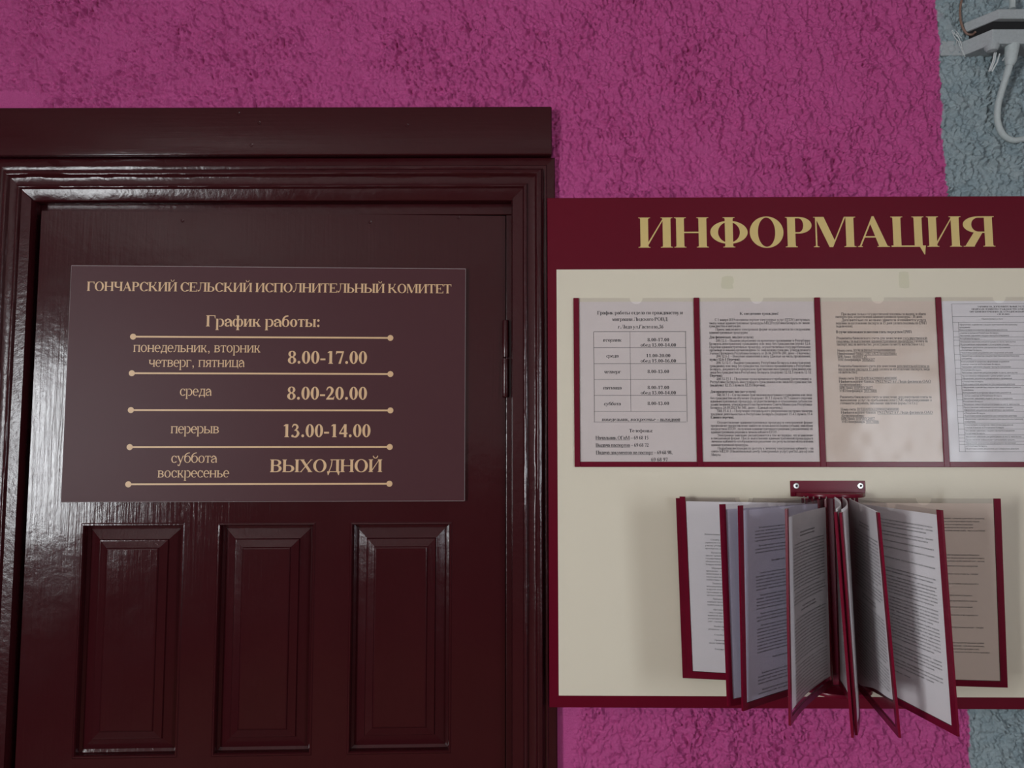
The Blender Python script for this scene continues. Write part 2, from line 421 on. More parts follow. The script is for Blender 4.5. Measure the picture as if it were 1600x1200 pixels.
        p.serif(W - m - s * .8 - V * 1.1, W - m - s * .8, 0, True, True, True)
    elif c == 'Х':
        x0, x1 = m + s, W - m - s
        p.poly((x0, H - t), (x1 - V * 1.15, t), (x1, t), (x0 + V * 1.15, H - t))
        p.path([(x0 + h * .5, t * .5), (x1 - h * .8, H - t * .5)], h * 1.25)
        p.rect(m, H - t, x0 + V * 1.15 + s * .7, H); p.rect(x1 - V * 1.15 - s * .7, 0, W - m, t)
        p.rect(m, 0, x0 + s * 1.4, t); p.rect(x1 - s * 1.6, H - t, W - m, H)
    elif c == 'У':
        x0, x1 = m + s, W - m - s
        p.poly((x0, H - t), (W * .5 - V * .1, H * .22), (W * .5 + V * .5, H * .36), (x0 + V * 1.15, H - t))
        p.curve([(x1 - h, H - t * .5), (W * .54, H * .30), (W * .40, H * .06), (W * .22, H * .03)], [h * 1.2, h * 1.3, h * 1.4, h])
        p.dot(W * .2, H * .09, H * .085)
        p.rect(m, H - t, x0 + V * 1.15 + s * .7, H); p.rect(x1 - s * 1.6, H - t, W - m, H)
    elif c == 'Ч':
        p.stem(xr, 0, H, V); p.stem(xl, H * .55, H, V, bot=None)
        p.curve([(xl + V * .5, H * .58), (xl + V * .75, H * .46), (W * .52, H * .40), (xr + 4, H * .47)], [V, V * .7, h * 1.8, h * 1.4])
    elif c in 'ЦШЩ':
        if c == 'Ц': xr -= V * .12
        p.stem(xl, 0, H, V, bot=None); 
        xe = xr - (V * .25 if c == 'Щ' else 0)
        p.stem(xe, 0, H, V, bot=None)
        if c != 'Ц': p.stem((xl + xe) / 2, 0, H, V, bot=None)
        p.rect(m, 0, W - m - (s * .5 if c == 'Ш' else 0), hb)
        if c != 'Ш':
            q = H * .25
            p.poly((xe + V * .55, hb), (xe + V + s * .62, -q), (xe + V + s * .95, -q), (W - m, hb * .9))
    elif c == 'Ж':
        x = W / 2 - V / 2
        p.stem(x, 0, H, V)
        for sg in (-1, 1):
            f = lambda d: W / 2 + sg * d
            p.path([(f(V * .5), H * .5), (f(W * .22), H * .64), (f(W * .36), H - t)], h * 1.4)
            p.serif(min(f(W * .33), f(W * .39)), max(f(W * .33), f(W * .39)), H, False)
            a, b = W / 2 - m - s, W / 2 - m - s - V * 1.05
            P_ = [(f(V * .7), H * .53), (f(V * 1.4), H * .6), (f(a), t), (f(b), t)]
            p.poly(*(P_ if sg > 0 else P_[::-1]))
            p.rect(min(f(a + s), f(b - s)), 0, max(f(a + s), f(b - s)), t)
    elif c == 'З':
        cx = W * .45
        p.ring(cx, H * .27, W - m * 1.5 - cx, H * .285, V, h, -125, 92)
        p.ring(cx - 8, H * .755, W - m * 3 - cx, H * .26, V * .92, h, -92, 130)
        p.rect(cx - W * .1, H * .52 - hb / 2, cx, H * .52 + hb / 2)
        p.poly((m * 2, H * .66), (m * 2 + h, H * .66), (W * .30, H * .9), (W * .18, H * .9), (m * 2 + h, H), (m * 2, H))
        p.dot(m * 2 + H * .1, H * .12, H * .09)
    elif c == 'Ю':
        p.stem(xl, 0, H, V); cx = (xl + V + W) / 2 + W * .05
        p.rect(xl + V, H * .5 - hb / 2, cx - (W - m - cx) + V, H * .5 + hb / 2)
        p.ring(cx, H / 2, W - m * 1.3 - cx, H / 2 + H * .02, V * 1.02, h)
    else:
        return False
    return True

def low_glyph(p, c, W, xh, asc):
    V, h, s, t = p.V, p.h, p.s, p.t
    m = 14; xl = m + s * .6; hb = max(h, t) * 1.1
    if c == 'а':
        xr = W - m - s * .5 - V
        p.curve([(xr + V / 2, 0 + V * .3), (xr + V / 2, xh * .68), (W * .44, xh * .97), (W * .17, xh * .80)], [V, V, h * 1.7, V * .7])
        p.dot(W * .17, xh * .76, V * .55)
        p.ring(W * .36, xh * .27, W * .36 - m, xh * .29, V, h * 1.2, 60, 330)
        p.path([(W * .42, xh * .53), (xr + 5, xh * .62)], h * 1.4)
        p.curve([(xr + V * .4, V * .45), (xr + V * .8, h * .5), (W - m * .3, xh * .14)], [V * .7, h * 1.4, h * .7])
    elif c == 'б':
        p.ring(W / 2, xh / 2, W / 2 - m, xh / 2 + 8, V, h)
        p.curve([(m + V * .5, xh * .5), (m + V * .75, xh * 1.02), (W * .45, xh * 1.33), (W * .82, xh * 1.42)], [V, V * .9, V * .7, V * .55])
    elif c == 'е':
        p.ring(W * .52, xh / 2, W * .52 - m, xh / 2 + 8, V, h, 0, 310)
        p.rect(m + V * .5, xh * .54 - hb / 2, W - m - 4, xh * .54 + hb / 2)
    elif c == 'р':
        p.stem(xl + s * .2, -xh * .46, xh, V, top=(1, 0))
        cx = W * .54
        p.ring(cx, xh / 2, W - m - cx, xh / 2 + 8, V, h * 1.2, -115, 115)
    elif c == 'у':
        x0, x1 = m + s * .5, W - m - s * .5
        p.poly((x0, xh - t), (W * .47, -xh * .04), (W * .47 + V * .55, xh * .2), (x0 + V * 1.1, xh - t))
        p.curve([(x1 - h, xh - t * .5), (W * .53, xh * .10), (W * .36, -xh * .36), (W * .16, -xh * .40)], [h * 1.2, h * 1.4, h * 1.6, h])
        p.dot(W * .17, -xh * .33, V * .5)
        p.rect(m * .4, xh - t, x0 + V * 1.1 + s * .6, xh); p.rect(x1 - s * 1.6, xh - t, W - m * .4, xh)
    elif c == 'ф':
        x = W / 2 - V / 2
        p.stem(x, -xh * .46, asc, V, top=(1, 0))
        r = W / 4 - m * .2
        p.ring(W * .30, xh / 2, W * .30 - m, xh / 2 + 6, V * .95, h); p.ring(W * .70, xh / 2, W * .30 - m, xh / 2 + 6, V * .95, h)
    else:
        return False
    return True

def digit_glyph(p, c, W, H):
    V, h, s, t = p.V, p.h, p.s, p.t
    m = 24; cx = W / 2
    if c == '0': p.ring(cx, H / 2, W / 2 - m, H / 2 + 6, V, h)
    elif c == '1':
        p.stem(cx - V / 2 + 10, 0, H, V, top=None); p.poly((cx - V / 2 + 10, H), (cx - V / 2 + 10, H * .86), (W * .17, H * .84), (W * .17, H * .88))
    elif c == '2':
        p.curve([(W * .10, H * .72), (W * .24, H * .92), (W * .50, H * .97), (W * .72, H * .76), (W * .58, H * .46), (W * .12, H * .05)], [h, V * .5, V * .55, V, V * .75, h])
        p.poly((W * .06, 0), (W * .88, 0), (W * .96, H * .25), (W * .90, H * .25), (W * .80, H * .15), (W * .14, H * .15), (W * .06, H * .04))
    elif c == '3':
        p.curve([(W * .10, H * .76), (W * .26, H * .95), (W * .52, H * .95), (W * .67, H * .77), (W * .48, H * .55), (W * .34, H * .52)], [h, V * .55, V * .55, V * .85, h * 1.6, h])
        p.curve([(W * .34, H * .54), (W * .60, H * .50), (W * .76, H * .28), (W * .56, H * .05), (W * .28, h * .5), (W * .14, H * .08)], [h, h * 2, V, V * .7, h * 1.5, h])
        p.dot(W * .15, H * .09, V * .45)
    elif c == '4':
        x = W * .56
        p.rect(x, 0, x + V * .95, H); p.rect(W * .05, H * .23, W * .95, H * .23 + max(h * 2, H * .12)); p.path([(W * .08, H * .28), (x + V * .3, H * .97)], h * 1.5)
    elif c == '5':
        p.rect(W * .24, H * .84, W * .88, H); p.path([(W * .26, H * .92), (W * .18, H * .56)], h * 1.4)
        p.curve([(W * .18, H * .58), (W * .52, H * .60), (W * .75, H * .36), (W * .58, H * .08), (W * .28, h * .6), (W * .12, H * .07)], [h, V * .8, V, V * .7, h * 1.4, h])
    elif c in '69':
        o = Pen(V, h, s, t, p.n)
        o.ring(cx, H * .31, W / 2 - m, H * .33, V * .95, h)
        o.curve([(m + V * .5, H * .31), (W * .22, H * .66), (W * .48, H * .90), (W * .88, H * 1.0)], [V, V * .85, V * .5, h])
        if c == '9': o.out = [[[(W - a, H - b, k) for a, b, k in l] for l in pl] for pl in o.out]
        p.out += o.out
    elif c == '7':
        p.poly((W * .08, H * .75), (W * .12, H * .75), (W * .22, H * .84), (W * .92, H * .84), (W * .94, H), (W * .10, H))
        p.poly((W * .36, 0), (W * .36 + V * .85, 0), (W * .94, H * .95), (W * .78, H * .9))
    elif c == '8':
        p.ring(cx, H * .26, W / 2 - m, H * .275, V * .95, h * 1.1); p.ring(cx, H * .76, W / 2 - m * 2, H * .255, V * .85, h * 1.1)
    else: return False
    return True

_cache = {}
def glyph(c, bold, seg):
    """(advance, vertices, triangles) in thousandths of an em"""
    key = (c, bold, seg)
    if key in _cache: return _cache[key]
    c = LATIN.get(c, c)
    if bold == 'title': V, h, cap, xh, s, t = 172, 27, 676, 470, 44, 15
    elif bold: V, h, cap, xh, s, t = 148, 38, 676, 470, 46, 34
    else: V, h, cap, xh, s, t = 100, 38, 662, 452, 46, 34
    k = .86 if bold else .84
    p = Pen(V, h, s, t, seg)
    up = W_BOLD_UC if bold else W_REG_UC
    lo = W_BOLD_LC if bold else W_REG_LC
    W = 500
    if c in up:
        W = up[c]; cap_glyph(p, c, W, cap)
    elif c in lo:
        W = lo[c]; p.V = V * k; p.s = s * .8
        if not low_glyph(p, c, W, xh, 676): cap_glyph(p, c.upper(), W, xh)
    elif c.isdigit(): digit_glyph(p, c, W, cap)
    elif c == ' ': W = 250
    elif c in '.,:;!':
        W = 260; r = V * .52
        p.dot(W / 2, r * .9, r)
        if c in ':;': p.dot(W / 2, xh - r, r)
        if c in ',;': p.curve([(W / 2 + r * .6, r), (W / 2 + r * .5, -r * .6), (W / 2 - r * .6, -r * 1.9)], [r * .9, r * .7, h * .7])
        if c == '!': p.poly((W / 2 - r * .3, cap * .28), (W / 2 + r * .3, cap * .28), (W / 2 + r * .8, cap), (W / 2 - r * .8, cap))
    elif c == '-': W = 333; p.rect(30, 185, 303, 185 + (95 if bold else 60))
    elif c == '–': W = 500; p.rect(0, 200, 500, 200 + (62 if bold else 45))
    elif c == '_': W = 500; p.rect(0, -120, 500, -75)
    elif c == '/': W = 278; p.path([(10, -10), (268, cap)], h * 1.6)
    elif c in '()':
        W = 333; o = [(240, cap), (110, cap * .62), (110, cap * .1), (240, -170)]
        if c == ')': o = [(W - a, b) for a, b in o]
        p.curve(o, [h, V * .7, V * .7, h])
    elif c in '«»':
        W = 500
        for q in (0, 190):
            o = [(250 + q, xh * .85), (90 + q, xh * .5), (250 + q, xh * .15)]
            if c == '»': o = [(W - a, b) for a, b in o]
            p.path(o, h * 1.6)
    elif c == '№':
        W = 960; p.stem(50, 0, cap, V * .5); p.stem(460, 0, cap, V * .5); p.path([(60, cap), (500, 0)], V); p.ring(780, cap * .5, 150, 190, V * .7, h); p.rect(640, 30, 920, 70)
    vs, fs = [], []
    for loops in p.out:
        vec = [[Vector((q[0], q[1], 0)) for q in l] for l in loops]
        base = len(vs)
        flat = [q for l in loops for q in l]
        vs += flat
        tri = [(0, 1, 2), (0, 2, 3)] if len(flat) == 4 and convex(flat) else tessellate_polygon(vec)
        for a, b, d in tri:
            A, B, D_ = flat[a], flat[b], flat[d]
            ar = (B[0] - A[0]) * (D_[1] - A[1]) - (B[1] - A[1]) * (D_[0] - A[0])
            fs.append((base + a, base + b, base + d) if ar > 0 else (base + a, base + d, base + b))
    r = (W, np.array(vs, float).reshape(-1, 3), np.array(fs, int).reshape(-1, 3))
    _cache[key] = r
    return r

def convex(q):
    sg = 0
    for i in range(4):
        a, b, c = q[i], q[(i + 1) % 4], q[(i + 2) % 4]
        z = (b[0] - a[0]) * (c[1] - b[1]) - (b[1] - a[1]) * (c[0] - b[0])
        if z * sg < 0: return False
        if z: sg = z
    return True

class Print:
    """flat printing collected in a (u, v) plane, metres"""
    def __init__(self): self.v, self.f, self.n = [], [], 0
    def add(self, v, f):
        if len(v):
            if v.shape[1] == 2: v = np.hstack([v, np.full((len(v), 1), 0.)])
            self.v.append(v); self.f.append(f + self.n); self.n += len(v)
    def rect(self, x0, y0, x1, y1):
        self.add(np.array([(x0, y0), (x1, y0), (x1, y1), (x0, y1)], float), np.array([(0, 1, 2), (0, 2, 3)]))
    def disc(self, x, y, r, n=24):
        a = np.arange(n) * 2 * PI / n
        self.add(np.stack([x + r * np.cos(a), y + r * np.sin(a), np.full(n, .00004)], 1), np.array([(0, k, k + 1) for k in range(1, n - 1)]))
    def text(self, s, x, y, size, x1=None, align='l', bold=False, italic=False, seg=4, under=None, slope=0.):
        """size = em in metres; x1 squeezes or spreads the line to end there; under = (first, last) letters underlined"""
        em = size / 1000.
        adv = [glyph(c, bold, seg)[0] for c in s]
        tot = sum(adv) * em
        kx = 1.
        if x1 is not None: kx = (x1 - x) / tot; align = 'l'
        if align == 'c': x -= tot / 2
        if align == 'r': x -= tot
        cx = x
        for i, c in enumerate(s):
            W, v, f = glyph(c, bold, seg)
            if len(v):
                q = np.empty_like(v)
                q[:, 0] = cx + (v[:, 0] + (v[:, 1] * .22 if italic else 0)) * em * kx
                q[:, 1] = y + v[:, 1] * em + slope * (q[:, 0] - x); q[:, 2] = (v[:, 2] + 1) * .000005
                self.add(q, f)
            if under and under[0] <= i < under[1]:
                self.rect(cx, y - em * 150, cx + W * em * kx, y - em * 95)
            cx += W * em * kx
        return cx
    def arrays(self): return np.concatenate(self.v), np.concatenate(self.f)
# ---------------------------------------------------------------- the room
DOOR_Z = 2.0145; HX = -.0194                               # door top, hinge line
OPEN_X0, OPEN_X1, OPEN_Z = -.905, 0., 2.05
def lattice(ix, iz, seed):
    h = (ix * 374761393 + iz * 668265263 + seed * 1442695041) & 0xffffffff
    h = ((h ^ (h >> 13)) * 1274126177) & 0xffffffff
    return ((h ^ (h >> 16)) & 0xffff) / 65535.
def vnoise(x, z, seed):
    ix, iz = np.floor(x).astype(np.int64), np.floor(z).astype(np.int64)
    fx, fz = x - ix, z - iz
    sx, sz = fx * fx * fx * (fx * (fx * 6 - 15) + 10), fz * fz * fz * (fz * (fz * 6 - 15) + 10)
    a, b = lattice(ix, iz, seed), lattice(ix + 1, iz, seed)
    c, d = lattice(ix, iz + 1, seed), lattice(ix + 1, iz + 1, seed)
    return (a + (b - a) * sx) * (1 - sz) + (c + (d - c) * sx) * sz
def plaster_height(x, z):
    wx = x + .0022 * (vnoise(x * 50, z * 50, 1) - .5) * 2; wz = z + .0022 * (vnoise(x * 50, z * 50, 2) - .5) * 2
    def n(f, s, st=.75):                                   # slanting, slightly upright grains
        return vnoise(wx * f + wz * f * .30, wz * f * st - wx * f * .25, s)
    big = vnoise(x * 9, z * 9, 7) * .6 + vnoise(x * 23, z * 23, 8) * .4
    pk = lambda f, s, c=.42, st=.75: (np.clip(n(f, s, st) - c, 0, 1) / (1 - c)) ** 1.3
    h = .0036 * pk(62, 3, .38, .62) + .0048 * pk(125, 4, .36) * (.35 + n(38, 12)) + .0040 * pk(240, 5, .33) + .0026 * pk(450, 6, .25, .9)
    h = 1.7 * h * (.45 + .85 * big) + .003 * (big - .5)
    h *= 1 - .75 * (np.clip((.062 - x) / .006, 0, 1) * np.clip((2.207 - z) / .004, 0, 1))     # scraped flat where the door frame was fitted
    smooth = np.clip((-.875 - x) / .05, 0, 1) * np.clip((z - 2.15) / .02, 0, 1) * np.clip((x + 1.05) / .03, 0, 1) * np.clip((2.262 - z + .02 * (vnoise(x * 25, z * 25, 12) - .5)) / .012, 0, 1)   # trowelled patch over the door corner
    smooth = np.maximum(smooth, np.clip((.116 - x + (1.12 - z) * -.10) / .012, 0, 1) * np.clip((1.3 - z) / .1, 0, 1) * (x > 0))
    return h * (1 - .92 * smooth)
nx, nz = 1640, 1150
gx = np.linspace(-1.2, 1.60, nx); gz = np.linspace(.72, 2.70, nz)
X, Z = np.meshgrid(gx, gz)
Yh = -plaster_height(X, Z)
v = np.stack([X, Yh, Z], -1).reshape(-1, 3)
q = np.arange(nx * nz).reshape(nz, nx)
f = np.stack([q[:-1, :-1], q[:-1, 1:], q[1:, 1:], q[1:, :-1]], -1)
cxm = (X[:-1, :-1] + X[1:, 1:]) / 2; czm = (Z[:-1, :-1] + Z[1:, 1:]) / 2
keep = ~((cxm > OPEN_X0) & (cxm < OPEN_X1) & (czm < OPEN_Z))
keep &= ~((cxm > .2) & (cxm < .9) & (czm > 1.24) & (czm < 1.95))       # nothing to see behind the notice board
f = f[keep].reshape(-1, 4)
used, f = np.unique(f, return_inverse=True); f = f.reshape(-1, 4); v = v[used]
slab = MB()                                                # the solid wall behind and around the rendered zone
slab.box(-2.6, OPEN_X0, .006, .12, 0, 2.8).box(OPEN_X1, 2.2, .006, .12, 0, 2.8).box(OPEN_X0, OPEN_X1, .006, .12, OPEN_Z, 2.8)
slab.box(-2.6, -1.2, -.004, .006, 0, 2.8).box(1.60, 2.2, -.004, .006, 0, 2.8).box(-1.2, 1.60, -.004, .006, 2.7, 2.8).box(OPEN_X1, 1.60, -.004, .006, 0, .72).box(-1.2, OPEN_X0, -.004, .006, 0, .72)
sv = np.array(slab.v); sf = np.array(slab.f)
wall = raw('wall_front', np.concatenate([sv, v]), np.concatenate([sf, f + len(sv)]), M_plaster)
tag(wall, 'rough plaster wall painted magenta pink, grey-blue at its right end', 'wall', kind='structure')
def room(name, mb, mat, label, cat): return tag(mb.build(name, mat), label, cat, kind='structure')
BACK = -5.
room('floor', MB().box(-2.7, 2.3, BACK - .1, .12, -.1, 0), M_floor, 'brown floor of the corridor', 'floor')
room('ceiling', MB().box(-2.7, 2.3, BACK - .1, .12, 2.8, 2.9), M_limed, 'whitewashed ceiling of the corridor', 'ceiling')
room('wall_right', MB().box(2.2, 2.3, BACK - .1, W2_Y0, 0, 2.8).box(2.2, 2.3, W2_Y1, .12, 0, 2.8).box(2.2, 2.3, W2_Y0, W2_Y1, 0, W2_Z0).box(2.2, 2.3, W2_Y0, W2_Y1, W2_Z1, 2.8), M_limed, 'plain wall at the right end of the corridor', 'wall')
room('wall_rear', MB().box(-2.6, 2.2, BACK - .1, BACK, 0, 2.8), M_limed, 'plain wall opposite the door', 'wall')
room('wall_left', MB().box(-2.7, LEFT_X, BACK, WIN_Y0, 0, 2.8).box(-2.7, LEFT_X, WIN_Y1, .12, 0, 2.8).box(-2.7, LEFT_X, WIN_Y0, WIN_Y1, 0, WIN_Z0).box(-2.7, LEFT_X, WIN_Y0, WIN_Y1, WIN_Z1, 2.8), M_limed, 'plain wall with the daylight window', 'wall')
def window(name, x, sg, y0, y1, z0, z1, label):
    win = tag(empty(name, Matrix.Translation((x, (y0 + y1) / 2, z0)) @ Matrix.Rotation(0 if sg < 0 else PI, 4, 'Z')), label, 'window', kind='structure')
    hw, hh = (y1 - y0) / 2, z1 - z0
    fr = MB().box(-.07, -.01, -hw, -hw + .05, 0, hh).box(-.07, -.01, hw - .05, hw, 0, hh).box(-.07, -.01, -hw + .05, hw - .05, 0, .05).box(-.07, -.01, -hw + .05, hw - .05, hh - .05, hh).box(-.06, -.02, -.02, .02, .05, hh - .05)
    fr.build('window_frame', M_white, win, .003)
    MB().box(-.005, .16, -hw - .06, hw + .06, -.03, 0).build('window_sill', M_white, win, .004)
window('window_1', LEFT_X, -1, WIN_Y0, WIN_Y1, WIN_Z0, WIN_Z1, 'white framed daylight window in the left wall')
window('window_2', RIGHT_X, 1, W2_Y0, W2_Y1, W2_Z0, W2_Z1, 'smaller white framed window in the right wall')

# ---------------------------------------------------------------- door frame
jamb = MB().box(HX + .0015, -.001, .003, .115, 0, 2.016).box(-.904, -.872, .003, .115, 0, 2.016).box(-.904, -.001, .003, .115, 2.0165, 2.049).box(HX - .03, HX + .002, .052, .115, 0, 2.02).box(-.874, -.835, .052, .115, 0, 2.02).box(-.874, -.01, .052, .115, 1.985, 2.018)  # last three boxes: unseen stops added to block light through the door gap
tag(jamb.build('trim_1', M_mould, None, .0012), 'maroon painted inner jamb around the closed door leaf', 'door frame', kind='structure')
PROF = [(0, 0), (0, .0165), (.0008, .0185), (.0025, .0196), (.0205, .0238), (.0222, .0262), (.0232, .0277), (.0244, .0281), (.0262, .0276), (.0280, .0268), (.0289, .0245), (.0296, .0224),
        (.0310, .0222), (.0405, .0228), (.0428, .0236), (.0448, .0262), (.0462, .0282), (.0478, .0288), (.0494, .0286), (.0518, .0279), (.0538, .0271), (.0551, .0245), (.0560, .0200),
        (.0590, .0172), (.0612, .0180), (.0640, .0184), (.0655, .0166), (.0770, .0150), (.0790, .0144), (.0805, .0130), (.0812, 0)]
XI_R, XI_L, ZI = -.008, -.889, 2.036                       # inner edges of the architrave
HEAD_K = .0835 / .0812                                     # the head moulding is a touch broader
def archi(name, side, label):
    st = []
    n = 90
    for t, d in PROF:
        if side != 'head' and .001 < t < .021: d = .0230 + (t - .0025) * .02 if t > .002 else d
        if side == 'head':
            tz = t * HEAD_K
            st.append([(XI_L - t, -d, ZI + tz), (XI_R + t, -d, ZI + tz)])
        else:
            x = XI_R + t if side == 'right' else XI_L - t
            st.append([(x, -d, 0.), (x, -d, ZI + t * HEAD_K)])
    vs, fs = [], []
    for a, b in st:
        for k in range(n + 1):
            u = k / n; vs.append([a[i] + (b[i] - a[i]) * u for i in range(3)])
    m = n + 1
    for i in range(len(st) - 1):
        for k in range(n): fs.append((i * m + k, i * m + k + 1, (i + 1) * m + k + 1, (i + 1) * m + k))
    vs = np.array(vs)
    # uneven hand-brushed paint: small wandering of the edges
    along = vs[:, 0] if side == 'head' else vs[:, 2]
    vs[:, 1] += .0006 * (vnoise(along * 14, vs[:, 1] * 900, 21) - .5) + .0005 * (vnoise(along * 60, vs[:, 1] * 1400 + vs[:, 0] * 300, 22) - .5)
    if side == 'left': fs = [q[::-1] for q in fs]
    if side == 'head': fs = [q[::-1] for q in fs]
    o = raw(name, vs, np.array(fs), M_mould, None, True)
    bm = bmesh.new(); bm.from_mesh(o.data)
    bmesh.ops.recalc_face_normals(bm, faces=bm.faces)
    c = sum((q.normal.y for q in bm.faces)) 
    if c > 0: bmesh.ops.reverse_faces(bm, faces=bm.faces)
    bm.to_mesh(o.data); bm.free()
    o.data.set_sharp_from_angle(angle=R(32))
    return tag(o, label, 'door frame', kind='structure')
archi('trim_2', 'head', 'maroon stepped moulding across the top of the door')
archi('trim_3', 'right', 'maroon stepped moulding down the right side of the door')
archi('trim_4', 'left', 'maroon stepped moulding down the left side of the door')
zt = ZI + .0812 * HEAD_K
hb_ = MB().box(-1.10, .0664, -.0265, -.001, zt + .0005, 2.211)
tag(hb_.build('trim_5', M_across, None, .0022, 3, True), 'flat maroon board laid above the door moulding', 'door frame', kind='structure')

# ---------------------------------------------------------------- door leaf, hung a little ajar on the right
DYAW = R(2.4)
door_plane = Plane((HX, .005, 1.6), rot(0, DYAW))
door = tag(empty('door_1', door_plane.matrix()), 'maroon gloss painted door with three tall raised panels', 'door', kind='structure')
PANELS = [(-.752, -.573), (-.5133, -.341), (-.2785, -.0966)]; PZ0, PZ1 = -.5545, -.1512
BOT = -1.59; TOPZ = DOOR_Z - 1.6; DW = -.848
lf = MB()
xs = [DW] + [q for p in PANELS for q in p] + [0]
lf.box(DW, 0, 0, .018, PZ1, TOPZ).box(DW, 0, 0, .018, BOT, PZ0)
for a, b in zip(xs[0::2], xs[1::2]): lf.box(a, b, 0, .018, PZ0, PZ1)
lf.box(DW, 0, .018, .040, BOT, TOPZ)
leaf = lf.build('door_leaf', M_door, door)
RINGS = [(-.001, .0), (.0008, -.0012), (.0030, -.0014), (.0044, .0012), (.0052, .0120), (.0100, .0138), (.0285, .0080), (.0300, .0052), (.0320, .0049), (.0430, .0022), (.0445, .0003), (.0465, -.0004)]
for a, b in PANELS:
    vs, fs = [], []
    for ins, d in RINGS:
        vs += [(a + ins, d, PZ0 + ins), (b - ins, d, PZ0 + ins), (b - ins, d, PZ1 - ins), (a + ins, d, PZ1 - ins)]
    for i in range(len(RINGS) - 1):
        for k in range(4): fs.append((i * 4 + k, i * 4 + (k + 1) % 4, i * 4 + 4 + (k + 1) % 4, i * 4 + 4 + k))
    j = (len(RINGS) - 1) * 4; fs.append((j, j + 1, j + 2, j + 3))
    raw('raised_panel', vs, fs, M_door, door)
hz1, hz0, hzm = 1.6 + .2158 - 1.6, .0742, .1468
hg = MB().lathe((.0005, -.0055, hzm + .0012), (0, 0, 1), [(.001, 0), (.0062, .0004), (.0066, .004), (.0064, .066), (.0058, .0685), (.002, .0695)], 20).build('hinge_knuckle', M_mould, door, 0, 2, True)
MB().lathe((.0003, -.0055, hz0), (0, 0, 1), [(.002, 0), (.0058, .0008), (.0068, .004), (.0066, .066), (.0064, .0712), (.001, .0716)], 20).build('hinge_knuckle', M_mould, door, 0, 2, True)

hp = Plane((0, -.0265, 0), np.eye(3))
for px, py in ((373, 178), (405, 192), (393, 227), (636, 196)):
    x, z = hp.uv(px, py); MB().lathe((x, -.0262, z), (0, -1, 0), [(.0034, 0), (.0032, .0007), (.0022, .0003), (.0004, .0001)], 12).build('nail_head', M_mould, bpy.data.objects['trim_5'], 0, 2, True)
for px, py in ((285, 345), (578, 347), (716, 340)):
    x, z = door_plane.uv(px, py); MB().lathe((x, .0002, z), (0, -1, 0), [(.0034, 0), (.0032, .0008), (.0022, .0004), (.0004, .0002)], 12).build('nail_head', M_mould, door, 0, 2, True)

# ---------------------------------------------------------------- office hours sign on the door
SX0, SX1, SZ0, SZ1 = -.7865, -.0732, -.1130, .3124
sign = tag(empty('office_hours_sign', door_plane.matrix()), 'plum sign with tan office hours in five ruled rows, fixed on the maroon door', 'sign')
sign_face = Plane(door_plane.c + door_plane.r @ np.array([0, -.0082, 0]), door_plane.r)
MB().box(SX0, SX1, -.0078, -.0002, SZ0, SZ1).build('backing', M_sign_core, sign, .0007, 1)
MB().box(SX0 + .0011, SX1 - .0009, -.0082, -.0077, SZ0 + .0008, SZ1 - .0011).build('sign_face', M_sign, sign)
def put(print_, name, mat, parent, y, smooth=False):
    v, f = print_.arrays()
    return raw(name, np.stack([v[:, 0], y - v[:, 2], v[:, 1]], 1), f, mat, parent)
SY = -.0084
def fit(P, pl, s, x0, x1, yb, cap, **k):
    """a line of lettering between two pixels on plane pl; cap = height of a capital in pixels"""
    a = pl.uv(x0, yb); b = pl.uv(x1, yb); c = pl.uv((x0 + x1) / 2, yb - cap); d = pl.uv((x0 + x1) / 2, yb)
    return P.text(s, a[0], (a[1] + b[1]) / 2, (c[1] - d[1]) / .67, x1=b[0], **k)
P = Print(); fit(P, sign_face, 'ГОНЧАРСКИЙ СЕЛЬСКИЙ ИСПОЛНИТЕЛЬНЫЙ КОМИТЕТ', 135.5, 705.5, 456.4, 14., bold=True, seg=7); put(P, 'council_name_lettering', M_gold, sign, SY)
P = Print(); fit(P, sign_face, 'График работы:', 321.5, 500.5, 510.5, 17.2, bold=True, seg=7); put(P, 'heading_lettering', M_gold, sign, SY)
P = Print()
for s, x0, x1, yb, cap in [('понедельник, вторник', 208, 407, 550.3, 16.2), ('четверг, пятница', 232, 382, 573.3, 16.2), ('среда', 280.5, 330.5, 618.3, 16.2), ('перерыв', 266.5, 342.5, 677, 16.2), ('суббота', 267, 339, 723, 16.2), ('воскресенье', 246, 358, 746, 16.2)]:
    fit(P, sign_face, s, x0, x1, yb, cap, seg=7)
put(P, 'weekday_lettering', M_gold, sign, SY)
P = Print()
for s, x0, x1, yb, cap in [('8.00-17.00', 449, 574, 568.3, 19.5), ('8.00-20.00', 448, 574, 624.4, 19.8), ('13.00-14.00', 440.5, 579.5, 683, 20), ('ВЫХОДНОЙ', 421.5, 597.5, 737.6, 19.6)]:
    fit(P, sign_face, s, x0, x1, yb, cap, bold=True, seg=8)
put(P, 'hours_lettering', M_gold, sign, SY)
for xa, ya, xb, yb in [(208, 527.4, 610, 526.7), (206, 584.6, 610, 583), (204.5, 642, 610, 640), (202.7, 700, 609, 697), (200.5, 758, 608.5, 754.6)]:
    a, b = sign_face.uv(xa, ya), sign_face.uv(xb, yb)
    z = (a[1] + b[1]) / 2
    P = Print(); P.rect(a[0], z - .00155, b[0], z + .00155); P.disc(a[0], z, .0054); P.disc(b[0], z, .0054)
    put(P, 'divider_line', M_gold, sign, SY)

